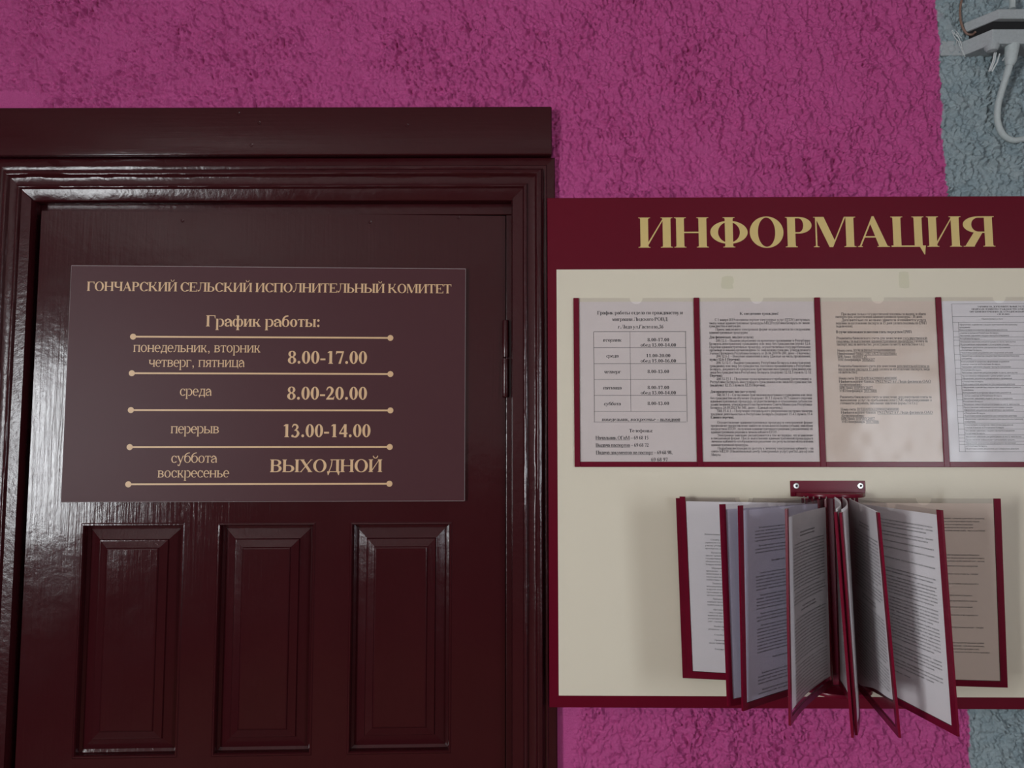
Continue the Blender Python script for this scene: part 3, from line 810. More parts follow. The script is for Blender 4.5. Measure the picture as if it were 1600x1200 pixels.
# ---------------------------------------------------------------- information board
board_plane = Plane((.43, -.034, 1.60), rot(R(-.9), R(-.4)))
board = tag(empty('information_board', board_plane.matrix()), 'burgundy and cream notice board headed in gold, right of the maroon door', 'notice board')
BX0, BX1, BZ0, BZ1 = -.3725, .605, -.4626, .4391
MB().box(BX0, BX1, 0, .005, BZ0, BZ1).build('backing', M_board, board, .0006, 1)
CX0, CX1, CZ0, CZ1 = -.3562, .589, -.4425, .3054
MB().box(CX0, CX1, -.0006, .0002, CZ0, CZ1).build('cream_panel', M_cream, board)['label'] = 'cream panel inside the burgundy border'
P = Print(); fit(P, board_plane, 'ИНФОРМАЦИЯ', 996.5, 1556.5, 386.2, 46.8, bold='title', seg=14); put(P, 'heading_lettering', M_title, board, -.0003)['label'] = 'gold heading letters'
for sx in (-.3, .1, .5):                                   # spacers that hold the board off the plaster
    for sz in (-.40, .40): MB().box(sx - .015, sx + .015, .005, .033 + .0157 * sz + .007 * sx, sz - .015, sz + .015).build('wall_spacer', M_board, board)

POCK_X, POCK_W, STRIP = -.3262, .2163, .0098
PKZ0, PKZ1 = -.0506, .2524
def notch_top(u0, u1, top, r, n=40):                       # upper edge with a thumb notch in the middle
    c = (u0 + u1) / 2
    us = sorted(set([u0 + (c - r - u0) * k / 8 for k in range(9)] + [c + r + (u1 - c - r) * k / 8 for k in range(9)] + [c + r * math.sin(PI * (k / 20 - .5)) for k in range(21)]))
    return [(u, top - math.sqrt(max(0, r * r - (u - c) ** 2))) for u in us]
for i in range(4):
    x0 = POCK_X + POCK_W * i; x1 = x0 + POCK_W
    pk = empty('display_pocket'); pk.parent = board
    top = notch_top(x0 + STRIP, x1, PKZ1, .0115)
    vs = [(u, -.0030, z) for u, z in top] + [(u, -.0030, PKZ0 + .008) for u, z in top]
    m = len(top)
    raw('film', vs, [(k, m + k, m + k + 1, k + 1) for k in range(m - 1)], M_film, pk)['label'] = 'clear film front'
    MB().box(x0, x0 + STRIP, -.0042, -.0006, PKZ0, PKZ1).build('edge_strip', M_strip, pk, .0006, 1)
    MB().box(x0 + STRIP, x1, -.0041, -.0006, PKZ0, PKZ0 + .0092).build('edge_strip', M_strip, pk, .0006, 1)
    if i == 3: MB().box(x1, x1 + STRIP, -.0042, -.0006, PKZ0, PKZ1).build('edge_strip', M_strip, pk, .0006, 1)
for (pa, pb, dz), lab in zip([((1125, 431), (1147, 452), .3), ((1403, 424), (1421, 451), 1.)], ['torn scrap of old clear tape on cream above the second pocket', 'narrow patch of old tape on cream above the third pocket']):
    a, b = board_plane.uv(*pa), board_plane.uv(*pb)
    n = 16; pts = []
    for k in range(n):
        t = 2 * PI * k / n; cx, cz = math.cos(t), math.sin(t); mm = max(abs(cx), abs(cz)) ** .8
        j = 1 - (.22 if dz < 1 else .06) * random.random()
        pts.append(((a[0] + b[0]) / 2 + (b[0] - a[0]) / 2 * cx / mm * j, -.0009, (a[1] + b[1]) / 2 + (a[1] - b[1]) / 2 * cz / mm * j))
    o = raw('tape_scrap', pts, [tuple(range(n))], M_tape); o.matrix_world = board_plane.matrix()
    tag(o, lab, 'tape', 'tape scraps on the cream panel')

# papers slipped into the four pockets
def sheet(name, mat, x0, x1, z0, z1, label, group='papers in the wall pockets'):
    o = empty(name, board_plane.matrix()); tag(o, label, 'paper', group)
    nxs = 12; vs, fs = [], []
    for k in range(nxs + 1):
        u = x0 + (x1 - x0) * k / nxs; b = -.0012 - .0006 * math.sin(PI * k / nxs)
        vs += [(u, b, z0), (u, b, z1), (u, b + .0003, z0), (u, b + .0003, z1)]
    for k in range(nxs):
        j = 4 * k
        fs += [(j, j + 4, j + 5, j + 1), (j + 2, j + 3, j + 7, j + 6), (j + 1, j + 5, j + 7, j + 3), (j, j + 2, j + 6, j + 4)]
    fs += [(0, 1, 3, 2), (nxs * 4, nxs * 4 + 2, nxs * 4 + 3, nxs * 4 + 1)]
    raw('paper', vs, fs, mat, o); return o
def ink(P, parent): put(P, 'printed_text', M_ink, parent, -.00205)
B = board_plane
def pocket_sheet(i, mat, label, top=.2455):
    x0 = POCK_X + POCK_W * i + STRIP + .0006
    return sheet('paper_notice', mat, x0, x0 + .2052, PKZ0 + .0095, top, label)
def T(P, s, x0, x1, yb, cap=5.2, **k): fit(P, B, s, x0, x1, yb, cap, **k)
def TC(P, s, xc, yb, cap=5.2, **k):
    a = B.uv(xc, yb); c = B.uv(xc, yb - cap); P.text(s, a[0], a[1], (c[1] - a[1]) / .67, align='c', **k)
def rule(P, xa, ya, xb, yb, t=.0005):
    a, b = B.uv(xa, ya), B.uv(xb, yb); P.rect(min(a[0], b[0]) - t / 2, min(a[1], b[1]) - t / 2, max(a[0], b[0]) + t / 2, max(a[1], b[1]) + t / 2)

d1 = pocket_sheet(0, M_paper_pink, 'pinkish sheet with a timetable of weekday reception hours, leftmost wall pocket')
P = Print()
T(P, 'График работы отдела по гражданству и', 933, 1066.5, 491.6, 5.4, bold=True)
T(P, 'миграции Лидского РОВД', 956.5, 1042.5, 501.6, 5.4, bold=True)
T(P, 'г.Лида ул.Гастелло,36', 965, 1036, 513.6, 5.6, bold=True, italic=True)
for y in (518.4, 543.4, 568.3, 593, 617.9, 643, 659.3): rule(P, 928, y, 1071.6, y)
l_, r_, m_ = B.uv(928, 590)[0], B.uv(1072, 590)[0], B.uv(984.8, 580)[0]
za, zb, zc = B.uv(1000, 518.4)[1], B.uv(1000, 659.3)[1], B.uv(1000, 643)[1]
for x, z in ((l_, zb), (r_, zb), (m_, zc)): P.rect(x - .00025, z, x + .00025, za)
for s, y in (('вторник', 534), ('среда', 558.8), ('четверг', 583.6), ('пятница', 608.6), ('суббота', 633.4)): TC(P, s, 956.3, y, 5.2, bold=True, italic=True)
for s, y in (('8.00-17.00', 533.6), ('обед 13.00-14.00', 541.8), ('11.00-20.00', 558.4), ('обед 15.00-16.00', 566.6), ('8.00-13.00', 583.2), ('8.00-17.00', 608.2), ('обед 13.00-14.00', 616.4), ('8.00-13.00', 633)): TC(P, s, 1028.3, y, 5.2, bold=True)
s = 'понедельник, воскресенье – выходной'; T(P, s, 940, 1062, 658, 5.3, bold=True, italic=True, under=(27, 35))
TC(P, 'Телефоны:', 1001.3, 675.6, 5.2, bold=True)
T(P, 'Начальник ОГиМ – 69 68 15', 930.5, 1013, 686.6, 5.4, bold=True, under=(0, 14))
T(P, 'Выдача паспортов – 69 68 72', 930.7, 1013.3, 698, 5.4, bold=True, under=(0, 16))
T(P, 'Подача документов на паспорт – 69 68 98,', 931, 1050.5, 709.6, 5.4, bold=True, under=(0, 28))
T(P, '69 68 97', 1017, 1043, 720.6, 5.4, bold=True)
ink(P, d1)

d2 = pocket_sheet(1, M_paper_pink, 'densely typed sheet addressed to citizens, second wall pocket from the left')
P = Print()
TC(P, 'К сведению граждан!', 1185.5, 492.2, 4.2, bold=True)
L2 = [(501.7, 'С 1 января 2019 на едином портале электронных услуг (ЕПЭУ) доступны к', 9), (506.8, 'заказу новые административные процедуры МВД Республики Беларусь по линии', 0), (511.6, 'гражданства и миграции.', -1),
      (516.7, 'Прием заявлений в электронной форме осуществляется по следующим', 10), (521.7, 'административным процедурам:', -1), (529, '*Для физических лиц (все услуги):', -1),
      (534.3, '200.12.6 – Выдача разрешения на временное проживание в Республике', 10), (539.1, 'Беларусь иностранному гражданину или лицу без гражданства (пункт 12.6', 0), (544.2, 'Перечня административных процедур, осуществляемых государственными', 0), (549, 'органами и иными организациями по заявлениям граждан, утвержденного', 0),
      (553.9, 'Указом Президента Республики Беларусь от 26.04.2010 № 200, далее – Перечень);', 0), (558.7, '200.12.6-1 – Внесение изменений в визу (Данные на часть проживания;', 10), (563.8, '*пункт 12.6-1 Перечня);', -1), (568.8, '200.12.12.1 – Выдача гражданину Республики Беларусь и иностранному', 10),
      (573.7, 'гражданину или лицу без гражданства, постоянно проживающим в Республике', 0), (578.7, 'Беларусь, документа об одноразовом приглашении иностранного гражданина или', 0), (583.8, 'лица без гражданства в Республику Беларусь (подпункт 12.12.1 пункта 12.12', 0), (588.9, '*Перечня);', -1),
      (594, '200.12.15.1 – Продление срока временного пребывания (регистрация) в', 10), (598.8, 'Республике Беларусь иностранного гражданина или лица без гражданства', 0), (603.9, '*(подпункт 12.15.1 пункта 12.15 Перечня).', -1), (614, '*Для юридических лиц (все услуги):', -1),
      (619, '548.18.7.1 – Согласование приглашения иностранного гражданина или лица', 10), (624, 'без гражданства на обучение (подпункт 18.7.1 пункта 18.7 единого перечня', 0), (629, 'административных процедур, осуществляемых в отношении субъектов', 0), (633.9, 'хозяйствования, утвержденного постановлением Совета Министров Республики', 0), (638.9, 'Беларусь 24.09.2021 № 548, далее – Единый перечень);', -1),
      (644, '548.15.4.1 – Получение специального разрешения на право занятия', 10), (649, 'трудовой деятельностью в Республике Беларусь (подпункт 15.4.1 пункта 15.4', 0), (654, '*Единого перечня).', -1), (662, 'Осуществление административных процедур в электронной форме', 10), (667, 'предполагает предоставление заявителю возможности подачи (отзыва) заявления', 0),
      (672, 'посредством ЕПЭУ, получения административного решения (уведомления) об', 0), (677, 'административном решении в личном кабинете ЕПЭУ.', -1), (682, 'Электронное заявление рассматривается в том же порядке, что и заявление', 10), (686.7, 'в письменной форме. После выполнения административной процедуры в', 0), (691.5, 'личном кабинете отображается решение по результатам исполнения', 0), (697, 'административной процедуры.', -1),
      (702.4, 'Подробная инструкция по доступу к личному электронному кабинету – на', 10), (707, 'сайте МЦЭУ (Национальный центр электронных услуг) portal.gov.by или', 0), (712.3, 'Минуты.', -1)]
LAT = str.maketrans('portalgvby.', 'роrtаlgvbу.')
for y, s, ind in L2:
    s = s.replace('portal.gov.by', 'роrта.gov.by') if False else s
    k = (y - 500) / 212
    xl, xr = 1107.3 + 3.8 * k, 1264.5 + 6 * k
    b = s.startswith('*'); s = s.lstrip('*')
    if ind < 0: T(P, s, xl, min(xr, xl + len(s) * 2.17), y, 4.1, bold=b, seg=3)
    else: T(P, s, xl + ind, xr, y, 4.1, seg=3)
ink(P, d2)

d3 = pocket_sheet(2, M_paper_beige, 'yellowed beige sheet with payment account details, third wall pocket from the left')
P = Print()
L3 = [(305, 852, 177, 'При выдаче только государственной пошлины за выдачу и обмен', 0), (268, 832, 195, 'паспорта срок осуществления административной процедуры - 30 дней.', 0), (308, 852, 216, 'Дополнительно по желанию заявителя оплачивается услуга', 0), (270, 856, 236, 'пошлина за изготовление паспорта за 15 дней (оплата пошлины по ЕРИП', 0),
      (272, 382, 256, 'подключения).', 0), (272, 762, 293, 'В случае невозможности внесения платы посредством ЕРИП:', 0), (275, 860, 333, 'Реквизиты банковского счета для зачисления государственной', (43, 58)), (275, 863, 353, 'пошлины за выполнение административной процедуры (оплата за', (0, 49)), (277, 845, 373, 'паспорт, вид на жительство, регистрацию по месту жительства и т.п.):', 0),
      (280, 655, 413, 'Номер счета: ВУ98АКВВ36435010600000000000', (13, 60)), (280, 664, 433, 'Наименование банка: ОАО «АСБ Беларусбанк»', (20, 60)), (282, 473, 453, 'БИК банка: АКВВВУ2Х', (11, 60)), (284, 522, 473, 'УНП бенефициара: 500026287', (17, 60)),
      (286, 874, 513, 'Реквизиты банковского счета для зачисления дополнительной платы за', (43, 70)), (287, 876, 533, 'изготовление паспорта 15 дней (оплата за изготовление паспорта, вида', (0, 29)), (288, 412, 553, 'на жительство):', 0), (290, 665, 593, 'Номер счета: ВУ23ВАРВ36429990001400000000', (13, 60)), (290, 884, 613, 'Наименование банка: РКЦ №25 в г.Лида филиала ОАО', (20, 60)),
      (292, 440, 633, '«Белагропромбанк»', (0, 30)), (294, 508, 653, 'БИК банка: ВАРВВУ24457', (11, 60)), (294, 535, 673, 'УНП бенефициара: 500174486', (17, 60)), (297, 888, 713, 'Реквизиты банковского счета за зачисление дополнительной платы за', 0), (298, 890, 733, 'выполнение услуг по пребыванию или (СМС-информирование о', 0), (300, 800, 753, 'готовности документа, заполнение заявления формы 1 и т.п.):', 0),
      (302, 678, 793, 'Номер счета: ВУ52ВАРВ36329990002940000000', (13, 60)), (303, 895, 813, 'Наименование банка: РКЦ №25 в г.Лида филиала ОАО', (20, 60)), (304, 455, 833, '«Белагропромбанк»', (0, 30)), (305, 522, 853, 'БИК банка: ВАРВВУ24457', (11, 60)), (308, 548, 873, 'УНП бенефициара: 500174486', (17, 60))]
for x0, x1, y, s, un in L3:
    T(P, s, 1240 + x0 / 4.139, 1240 + x1 / 4.139, 450 + y / 4.138, 4.3, seg=3, bold=(y in (293,)), under=(un[0], min(len(s), un[1])) if un else None)
ink(P, d3)

d4 = pocket_sheet(3, M_paper, 'greyish sheet with a finely ruled price table, fourth wall pocket')
P = Print()
u0, z1 = B.uv(1486, 475); u1 = POCK_X + POCK_W * 4 - .006; z0 = B.uv(1540, 706)[1]
u0 = (u0 + B.uv(1498, 706)[0]) / 2
t_ = .0004
P.rect(u0, z0, u0 + t_, z1); P.rect(u1 - t_, z0, u1, z1); P.rect(u0, z1 - t_, u1, z1); P.rect(u0, z0, u1, z0 + t_)
for s, y in (('ТАРИФЫ НА ДОПОЛНИТЕЛЬНЫЕ УСЛУГИ', 480.6), ('ПОДРАЗДЕЛЕНИЙ ПО ГРАЖДАНСТВУ И МИГРАЦИИ', 484.6), ('ОРГАНОВ ВНУТРЕННИХ ДЕЛ ГРОДНЕНСКОЙ ОБЛАСТИ', 488.6), ('с 01.02.2023', 492.4)):
    P.text(s, (u0 + u1) / 2, B.uv(1560, y)[1], .0042, align='c', bold=True, seg=3)
zz = B.uv(1560, 495)[1]; P.rect(u0, zz, u1, zz + t_)
P.text('Наименование услуги', (u0 + u1) / 2 - .02, B.uv(1560, 499.6)[1], .0040, align='c', seg=3)
zz = B.uv(1560, 504)[1]; P.rect(u0, zz, u1, zz + t_)
PH = ['Оформление ходатайства о выдаче приглашения иностранному', 'гражданину', 'Консультация по вопросам оформления документов', 'о въезде и выезде из Республики Беларусь', 'Заполнение заявления о выдаче паспорта гражданина', 'Республики Беларусь', 'Заполнение заявления для регистрации по месту жительства', 'Предоставление информации о регистрации граждан', 'Оформление документов для временного проживания', 'в Республике Беларусь', 'Подготовка копий документов для совершения действий']
zb_ = z0 + .002; zz -= .0052; k = 0
un = u0 + .010
P.rect(un, z0, un + t_, zz + .0052)
while zz > zb_ + .006:
    n = random.choice((1, 2, 2, 2, 3))
    for j in range(n):
        if zz > zb_: P.text(PH[k % len(PH)], un + .0015, zz, .0038, seg=3)
        k += 1; zz -= .0047
    if zz > zb_: P.rect(u0, zz + .0030, u1, zz + .0030 + t_)
    zz -= .0009
ur = u1 - .022; P.rect(ur, z0, ur + t_, B.uv(1560, 495)[1])
ink(P, d4)

# ---------------------------------------------------------------- flip display: bracket and hinged pockets
W_ = lambda u, y, z: tuple(board_plane.c + board_plane.r @ np.array([u, y, z]))
br = tag(empty('flip_display_bracket', board_plane.matrix()), 'burgundy metal bracket with two round screws on the cream panel, holding the hinged pockets', 'bracket')
bu0, bu1, bz1, bz0 = .0527, .1832, -.0745, -.1020
MB().box(bu0, bu1, -.0030, -.0004, bz0, bz1).build('upper_plate', M_strip, br, .0007, 2)
MB().box(bu0, bu1, -.0030, -.0004, -.4290, -.4030).build('lower_plate', M_strip, br, .0007, 2)
MB().box(.083, .153, -.0022, -.0006, -.4032, bz0 + .0002).build('web', M_strip, br, .0005, 1)
uc, rx = (bu0 + bu1) / 2, .0585
arc = [(uc + rx * math.cos(PI + PI * k / 24), -.003 + .056 * math.sin(PI + PI * k / 24)) for k in range(25)]
MB().prism(arc, -.1015, -.0945).build('upper_shelf', M_strip, br, .0012, 2, True)
MB().prism(arc, -.4280, -.4215).build('lower_shelf', M_strip, br, .0012, 2, True)
for px in (1243, 1343):
    u, z = board_plane.uv(px, 759)
    s_ = MB().lathe((u, -.0028, z), (0, -1, 0), [(.0054, 0), (.0054, .0006), (.0046, .0013), (.0022, .0012)], 22).build('screw', M_steel, br, 0, 2, True)
    MB().lathe((u + .0004, -.0041, z), (0, -1, 0), [(.0022, 0), (.0018, .0005), (.0004, .0005)], 10).build('slot', M_slot, s_)
PINS = [1256, 1262, 1271, 1280, 1291, 1303, 1315, 1325, 1331, 1336]
PAGES = [((.4892, -.0813), (.2787, -.0490, 1.4961), (.2859, -.0470, 1.1904)), ((.4943, -.0849), (.2828, -.0600, 1.4997), (.2916, -.0560, 1.1948)), ((.5024, -.0888), (.3140, -.2004, 1.4987), (.3207, -.1958, 1.1947)),
         ((.5112, -.0912), (.3363, -.2213, 1.4986), (.3375, -.2137, 1.1945)), ((.5225, -.0923), (.3914, -.2662, 1.4981), (.3892, -.2642, 1.1924)), ((.5358, -.0915), (.4510, -.2930, 1.4961), (.4624, -.2989, 1.1894)),
         ((.5501, -.0884), (.4604, -.2880, 1.4948), (.4717, -.2901, 1.1894)), ((.5629, -.0837), (.5109, -.2959, 1.4956), (.5271, -.2993, 1.1896)), ((.5712, -.0797), (.6003, -.2954, 1.4991), (.6075, -.2997, 1.1917)), ((.5787, -.0753), (.7939, -.1238, 1.5015), (.7972, -.1137, 1.1970))]
inv = board_plane.r.T
for (px_, py_), _, _ in PAGES:
    a = inv @ (np.array([px_, py_, 1.502]) - board_plane.c); b = inv @ (np.array([px_, py_, 1.19]) - board_plane.c)
    MB().tube([(a[0], a[1], a[2]), (a[0], a[1], a[2] - .0042)], .0009, 8).lathe((a[0], a[1], a[2] - .0015), (0, 0, -1), [(.0004, -.0008), (.0016, 0), (.0004, .0010)], 10).build('pin', M_steel, br, 0, 2, True)

LAW = ('в настоящем законе применяются следующие термины и их определения военная служба – вид государственной службы включающий непосредственное исполнение гражданами воинской обязанности в составе вооруженных сил '
       'и других воинских формирований республики беларусь военнослужащие – граждане проходящие военную службу воинский учет – система мероприятий проводимых органами местного управления и военными комиссариатами призывник – гражданин приписанный к призывному участку '
       'резервисты – граждане зачисленные в резерв и проходящие службу порядок прохождения службы определяется законодательством льготы гарантии и компенсации предоставляются гражданам в соответствии с актами законодательства').split()
class Leaf:
    """one hinged pocket: u runs from the pin (0) to the free edge (1), v from the top (0) down (1), n is the offset off its middle"""
    def __init__(self, pin, top, bot, bow):
        self.p0 = np.array([pin[0], pin[1], 1.4985]); self.p1 = np.array([pin[0], pin[1], 1.1925])
        self.q0, self.q1, self.bow = np.array(top), np.array(bot), bow
        d = (self.q0 + self.q1 - self.p0 - self.p1) / 2
        nrm = np.array([d[1], -d[0], 0.]); nrm /= np.linalg.norm(nrm)
        mid = (self.p0 + self.q0) / 2
        self.side = 1. if nrm @ (CAM_LOC - mid) > 0 else -1.   # readable side
        self.nrm = nrm * self.side
        self.flip = self.side < 0                           # free edge lies left of the pin as read
    def at(self, u, v, n):
        u, v, n = np.broadcast_arrays(np.asarray(u, float), np.asarray(v, float), np.asarray(n, float))
        u_, v_ = u[..., None], v[..., None]
        p = (self.p0 * (1 - v_) + self.p1 * v_) * (1 - u_) + (self.q0 * (1 - v_) + self.q1 * v_) * u_
        return p + self.nrm * (n + self.bow * 4 * u * (1 - u))[..., None]
    def grid(self, tops, v1, n0, n1=None, rows=3):
        """tops: (u, v at the top) columns; a sheet at n0, or a slab between n0 and n1; v1 may be a function of u"""
        f1 = v1 if callable(v1) else (lambda u: v1)
        V, F = [], []
        m = rows + 1
        for lay in ([n0] if n1 is None else [n0, n1]):
            for u, v in tops:
                for k in range(m): V.append(self.at(u, v + (f1(u) - v) * k / rows, lay))
        c = len(tops)
        for i in range(c - 1):
            for k in range(rows):
                a = i * m + k; F.append((a, a + m, a + m + 1, a + 1))
                if n1 is not None:
                    b = c * m + a; F.append((b, b + 1, b + m + 1, b + m))
        if n1 is not None:
            o = c * m
            for i in range(c - 1):
                for e in (0, rows): a = i * m + e; F.append((a, a + m, a + m + o, a + o))
            for k in range(rows):
                for e in (0, (c - 1) * m): a = e + k; F.append((a, a + 1, a + 1 + o, a + o))
        return V, F
def fixn(o):
    bm = bmesh.new(); bm.from_mesh(o.data); bmesh.ops.recalc_face_normals(bm, faces=bm.faces); bm.to_mesh(o.data); bm.free(); return o
PW, PHGT = .218, .306
UE = 1 - .0098 / PW
def cols(u0, u1, v, n=10): return [(u0 + (u1 - u0) * k / n, v) for k in range(n + 1)]
def law_page(P, pattern, em=.0039, left=.030, right=.190, pitch=.0050, start=0):
    """pattern: (distance from the paper's top in metres, number of lines, 'p' | 'h' heading)"""
    wi = start
    for y, n, kind in pattern:
        for k in range(n):
            words, tot = [], 0.
            lim = (right - left) * (.5 if kind == 'h' else (.62 if kind == 's' else 1.)) - (.010 if (k == 0 and kind == 'p') else 0)
            while True:
                wd = LAW[wi % len(LAW)]
                if not words and k == 0: wd = wd[0].upper() + wd[1:]
                t = sum(glyph(c, False, 3)[0] for c in wd + ' ') * em / 1000
                if tot + t > lim and words: break
                words.append(wd); tot += t; wi += 1
            s = ' '.join(words); yy = -y - k * pitch
            if kind == 'h': P.text(s, (left + right) / 2, yy, em, align='c', bold=True, seg=3)
            elif kind == 'r': P.text(s, left + .045, yy, em, x1=left + .135 + .025 * ((wi * 7) % 10) / 10, seg=3)
            elif kind == 's' or (k == n - 1 and n > 1): P.text(s, left, yy, em, seg=3)
            else: P.text(s, left + (.010 if k == 0 else 0), yy, em, x1=right, seg=3)
DENSE = [(.030, 2, 'h'), (.046, 14, 'p'), (.118, 4, 'p'), (.142, 2, 'h'), (.157, 13, 'p'), (.225, 11, 'p')]
PAT = {1: [(.027, 1, 'h'), (.045, 1, 'h'), (.057, 1, 's'), (.066, 4, 'p'), (.088, 5, 'p'), (.114, 5, 'p'), (.140, 5, 'p'), (.166, 3, 'p'), (.184, 5, 'p'), (.212, 2, 'p'), (.226, 1, 'p'), (.235, 2, 'p'), (.250, 1, 'p')],
       3: [(.030, 5, 'p'), (.058, 3, 'p'), (.083, 1, 'h'), (.100, 6, 'p'), (.134, 5, 'p'), (.162, 3, 'p'), (.180, 9, 'p'), (.232, 1, 'h'), (.252, 4, 'p'), (.277, 2, 'p')],
       4: DENSE,
       8: [(.020, 3, 'p'), (.038, 2, 'p'), (.052, 1, 'p'), (.062, 1, 'p'), (.078, 1, 'p'), (.094, 2, 'p'), (.106, 6, 'p'), (.138, 5, 'p'), (.164, 8, 'p'), (.208, 4, 'p'), (.231, 3, 'p'), (.250, 1, 's')],
       9: [(.026, 5, 'r'), (.086, 3, 'r'), (.104, 1, 'r'), (.117, 1, 'r'), (.133, 1, 'r'), (.152, 1, 'r'), (.161, 1, 'r'), (.171, 1, 'r'), (.184, 1, 'r'), (.204, 1, 'r'), (.229, 4, 'r')]}
BOW = [.001, .001, .003, -.003, -.006, .001, -.001, .000, .000, .002]
PMAT = [M_paper, M_paper, M_paper_daylit, M_paper_daylit, M_paper, M_paper, M_paper, M_paper, M_paper, M_paper_beige]
FLAB = ['hinged clear pocket with burgundy edges lying rearmost at far left, mostly behind another', 'hinged clear pocket lying flat against the cream panel at the left', 'hinged clear pocket at left, second swung out from the panel, mostly hidden', 'hinged clear pocket showing a page tinted with bluish daylight left of centre',
        'hinged clear pocket with a burgundy lower edge opened wide, just left of the fan centre', 'hinged clear pocket seen edge-on in the fan centre, the left one of two', 'hinged clear pocket seen edge-on in the fan centre, the right one of two', 'hinged clear pocket in deep shade, hanging just right of the fan centre, corner lowest', 'hinged clear pocket with a brightly lit outer edge, swung out at the right', 'hinged clear pocket lying nearly flat at the far right of the fan']
PLAB = ['sheet hidden in the rearmost pocket at far left of the flip fan', 'white sheet of paragraphs lying flat at the far left of the flip fan', 'sheet tinted with bluish daylight, mostly hidden behind the next pocket of the fan', 'white sheet of paragraphs tinted with bluish daylight, left of the fan centre', 'densely typed white sheet fading to shade, left of the fan centre',
        'sheet seen edge-on in the left one of the two central pockets', 'sheet seen edge-on in the right one of the two central pockets', 'shaded short sheet with a wavy lower edge right of the fan centre', 'lit sheet with slanting lines of text at the right of the fan', 'beige sheet with short lines of text at the far right of the fan']
for i, (pin, top, bot) in enumerate(PAGES):
    L = Leaf(pin, top, bot, BOW[i])
    if i in (5, 6): L.bow = .009 * (1 if L.nrm[0] > 0 else -1)
    t = tag(empty('flip_pocket', loc=L.p0), FLAB[i], 'document pocket', 'hinged pockets of the flip display')
    bpy.context.view_layer.update()
    inv_t = np.array(L.p0)
    def part(name, V, F, mat, parent, lab=None, fix=True, off=inv_t):
        o = raw(name, np.array(V) - off, F, mat, parent)
        if fix: fixn(o)
        if lab: o['label'] = lab
        return o
    nt = [(u / PW, -(z) / PHGT) for u, z in notch_top(0., UE * PW, 0., .0115)]
    V, F = L.grid(nt, .985, .0012); part('film', V, F, M_film, t, 'clear film', False)
    V, F = L.grid(nt, .985, -.0012); part('film', V, F, M_film, t, 'clear film', False)
    V, F = L.grid(cols(UE, 1., 0., 1), 1., -.0017, .0017, 6); part('edge_strip', V, F, M_strip, t, 'burgundy edge strip')
    V, F = L.grid(cols(0., UE, 1 - .0098 / PHGT, 10), 1., -.0017, .0017, 1); part('edge_strip', V, F, M_strip, t, 'burgundy edge strip')
    V, F = L.grid(cols(0., .020, 0., 1), 1., -.0015, .0015, 4); part('spine', V, F, M_strip, t, 'burgundy spine')
    # paper
    pt = tag(empty('paper_sheet', loc=L.p0), PLAB[i], 'paper', 'papers in the flip pockets')
    v_top, v_bot = (.026, 1 - .0104 / PHGT)
    if i == 7: v_top, v_bot = -.002, (lambda u: .985 - .15 * u + .007 * math.sin(9 * u))
    if i == 4: v_top, v_bot = .045, .945
    if i == 8: v_top = .024
    if i in (5, 6): v_top = -.012
    ua, ub = .028, UE - .004
    V, F = L.grid(cols(ua, ub, v_top, 14), v_bot, -.0003, .0003, 4); part('paper', V, F, PMAT[i], pt)
    P = Print(); law_page(P, PAT.get(i, DENSE), start=i * 23)
    v, f = P.arrays()
    wd = (ub - ua) * PW
    uu = ub - v[:, 0] / PW if L.flip else ua + v[:, 0] / PW
    vv = v_top - v[:, 1] / PHGT
    if i == 7:
        lim = np.array([v_bot(x) for x in uu]); ok = (vv < lim - .03); f = f[ok[f].all(1)]
    q = L.at(uu, vv, .00050 + v[:, 2])
    a, b, c = q[f[:, 0]], q[f[:, 1]], q[f[:, 2]]
    wrong = (np.cross(b - a, c - a) @ L.nrm) < 0
    f = f.copy(); f[wrong] = f[wrong][:, [0, 2, 1]]
    raw('printed_text', q - L.p0, f, M_ink, pt)

# ---------------------------------------------------------------- electrical box high on the grey part of the wall
jb = tag(empty('junction_box', loc=(.95, 0., 2.33)), 'open dusty grey electrical junction box high on the grey wall', 'electrical box')
def plan(pts): return pts
z0, z1 = 2.316 - 2.33, 2.3435 - 2.33
base = [(-.082, -.001), (-.080, -.050), (.080, -.050), (.112, -.006), (.152, -.006), (.152, -.001)]
tray = MB().prism([(-.112, -.006), (-.082, -.050), (.082, -.050), (.112, -.006), (.112, -.001), (-.112, -.001)], z0, z1).build('tray', M_box, jb, .0015, 2)
for sg in (-1, 1):
    e = MB().prism([(sg * .109, -.007), (sg * .151, -.007), (sg * .151, -.0005), (sg * .109, -.0005)] if sg > 0 else [(-.151, -.007), (-.109, -.007), (-.109, -.0005), (-.151, -.0005)], z0 + .001, z1 + .003).build('mounting_ear', M_box, jb, .003, 2)
    MB().lathe((sg * .131, -.006, (z0 + z1) / 2), (0, -1, 0), [(.0068, 0), (.0064, .0022), (.0035, .0034), (.0006, .0036)], 16).build('screw', M_box, e, 0, 2, True)
MB().prism([(-.100, -.010), (-.077, -.045), (.077, -.045), (.100, -.010)], z1 - .002, z1 + .020).build('gap_shade_block', M_gap_shade, jb)  # solid block standing in for the shade in the open gap
lid = MB().prism([(-.108, -.008), (-.072, -.055), (.072, -.055), (.108, -.008)], 0, .0185).build('lid', M_box, jb, .002, 2)
lid.location = (0, 0, 2.3605 - 2.33); 
MB().lathe((-.078, -.040, z0 + .001), (0, 0, -1), [(.012, 0), (.0125, .004), (.009, .010), (.002, .012)], 16).build('blanking_plug', M_box, jb, 0, 2, True)
def at(px, py, y): return on_plane(px, py, np.array([0., y, 0.]), np.eye(3))
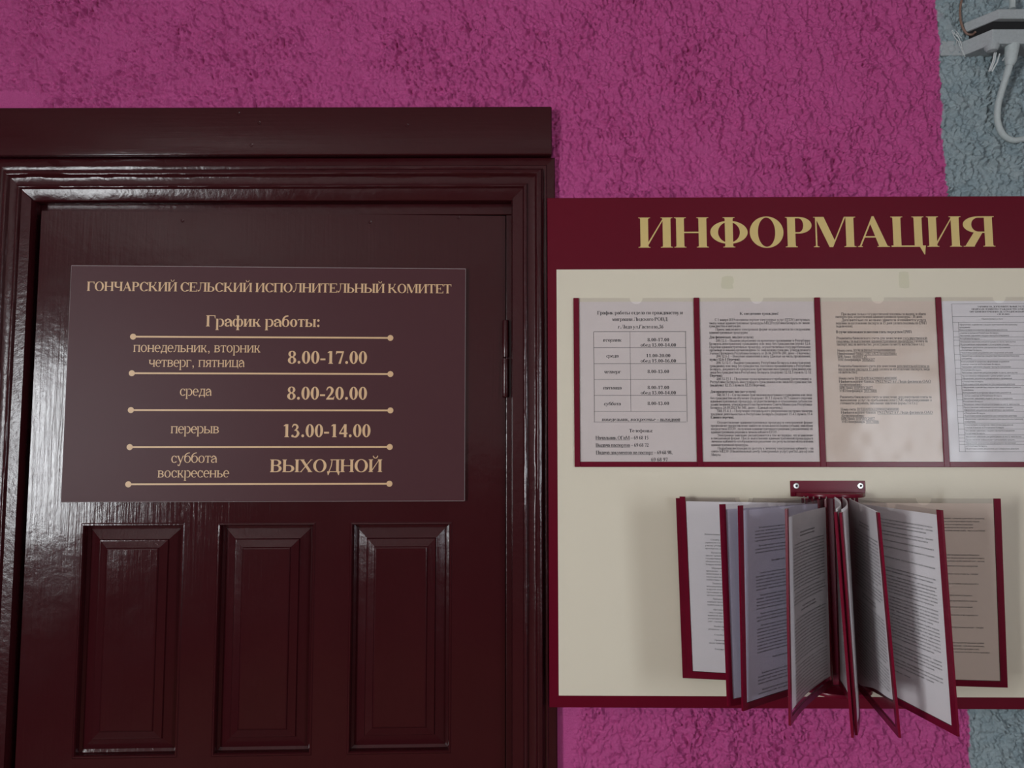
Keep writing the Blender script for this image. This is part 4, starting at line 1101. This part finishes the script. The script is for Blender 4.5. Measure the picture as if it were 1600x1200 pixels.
cpts = [at(1582, 78, -.040), at(1579, 95, -.040), at(1574, 114, -.037), at(1564, 146, -.028), at(1559, 168, -.022), at(1559, 191, -.016), at(1567, 210, -.013), at(1582, 219, -.013), at(1600, 217, -.013), at(1640, 208, -.013)]
cb = tag(empty('electric_cable', loc=tuple(cpts[0])), 'thick grey cable curling down from the junction box', 'cable')
sp = spline([c - cpts[0] for c in cpts], 8)
MB().tube(sp, [.0068 if k < 6 else (.0062 if k < 18 else .0056) for k in range(len(sp))], 14).build('sheath', M_cable, cb, 0, 2, True)
MB().tube([tuple(cpts[0] - cpts[0] + np.array([0, 0, .008])), tuple(cpts[1] - cpts[0]), tuple((cpts[1] * .6 + cpts[2] * .4) - cpts[0])], [.012, .0098, .0072], 16).build('gland', M_cable, cb, 0, 2, True)
bw = spline([at(1506, -12, -.010), at(1501, 8, -.010), at(1500, 24, -.011), at(1503, 40, -.011), at(1510, 52, -.012), at(1519, 54, -.016), at(1524, 50, -.024)], 8)
tag(MB().tube(bw, .0021, 8).build('brown_wire', M_brown, None, 0, 2, True), 'thin brownish wire dropping behind the junction box lid', 'wire')
st = tag(empty('wire_ties', loc=tuple(at(1550, 86, -.03))), 'pale cut cable ties hanging under the junction box', 'cable tie')
o0 = at(1550, 86, -.03)
for k, (a, b) in enumerate([((1554, 82), (1545, 112)), ((1556.5, 82), (1547.5, 111)), ((1562, 84), (1550, 112)), ((1579, 71), (1566.5, 95)), ((1582, 71), (1569, 94))]):
    A, B_ = at(*a, -.035), at(*b, -.030)
    MB().tube([tuple(A - o0), tuple((A + B_) / 2 - o0 + np.array([.001, -.002, 0])), tuple(B_ - o0)], .0013, 6).build('strand', M_thread, st, 0, 2, True)
fz = tag(empty('frayed_wire', loc=tuple(at(1495, 60, -.006))), 'tangle of fine frayed wire over the junction box mounting ear', 'wire')
o1 = at(1495, 60, -.006)
for a in ([(1487, 47), (1489, 52), (1493, 54), (1497, 58), (1501, 66), (1504, 76), (1508, 89)], [(1491, 46), (1496, 51), (1500, 57), (1503, 60)], [(1488, 50), (1491, 57), (1495, 63), (1494, 68)], [(1494, 52), (1499, 60), (1500, 66), (1503, 70), (1502, 76)], [(1484, 45), (1488, 47), (1495, 57)], [(1492, 60), (1497, 64), (1500, 72), (1506, 86)]):
    MB().tube(spline([tuple(at(x, y, -.010) - o1) for x, y in a], 4), .0006, 5).build('strand', M_thread, fz, 0, 2, True)
cv = [at(1582, 14, -.030), at(1582, -10, -.025), at(1583, -40, -.02)]
tag(MB().tube(cv, .0052, 12).build('upright_conduit', M_cable, None, 0, 2, True), 'pale conduit rising from the top of the junction box', 'pipe')
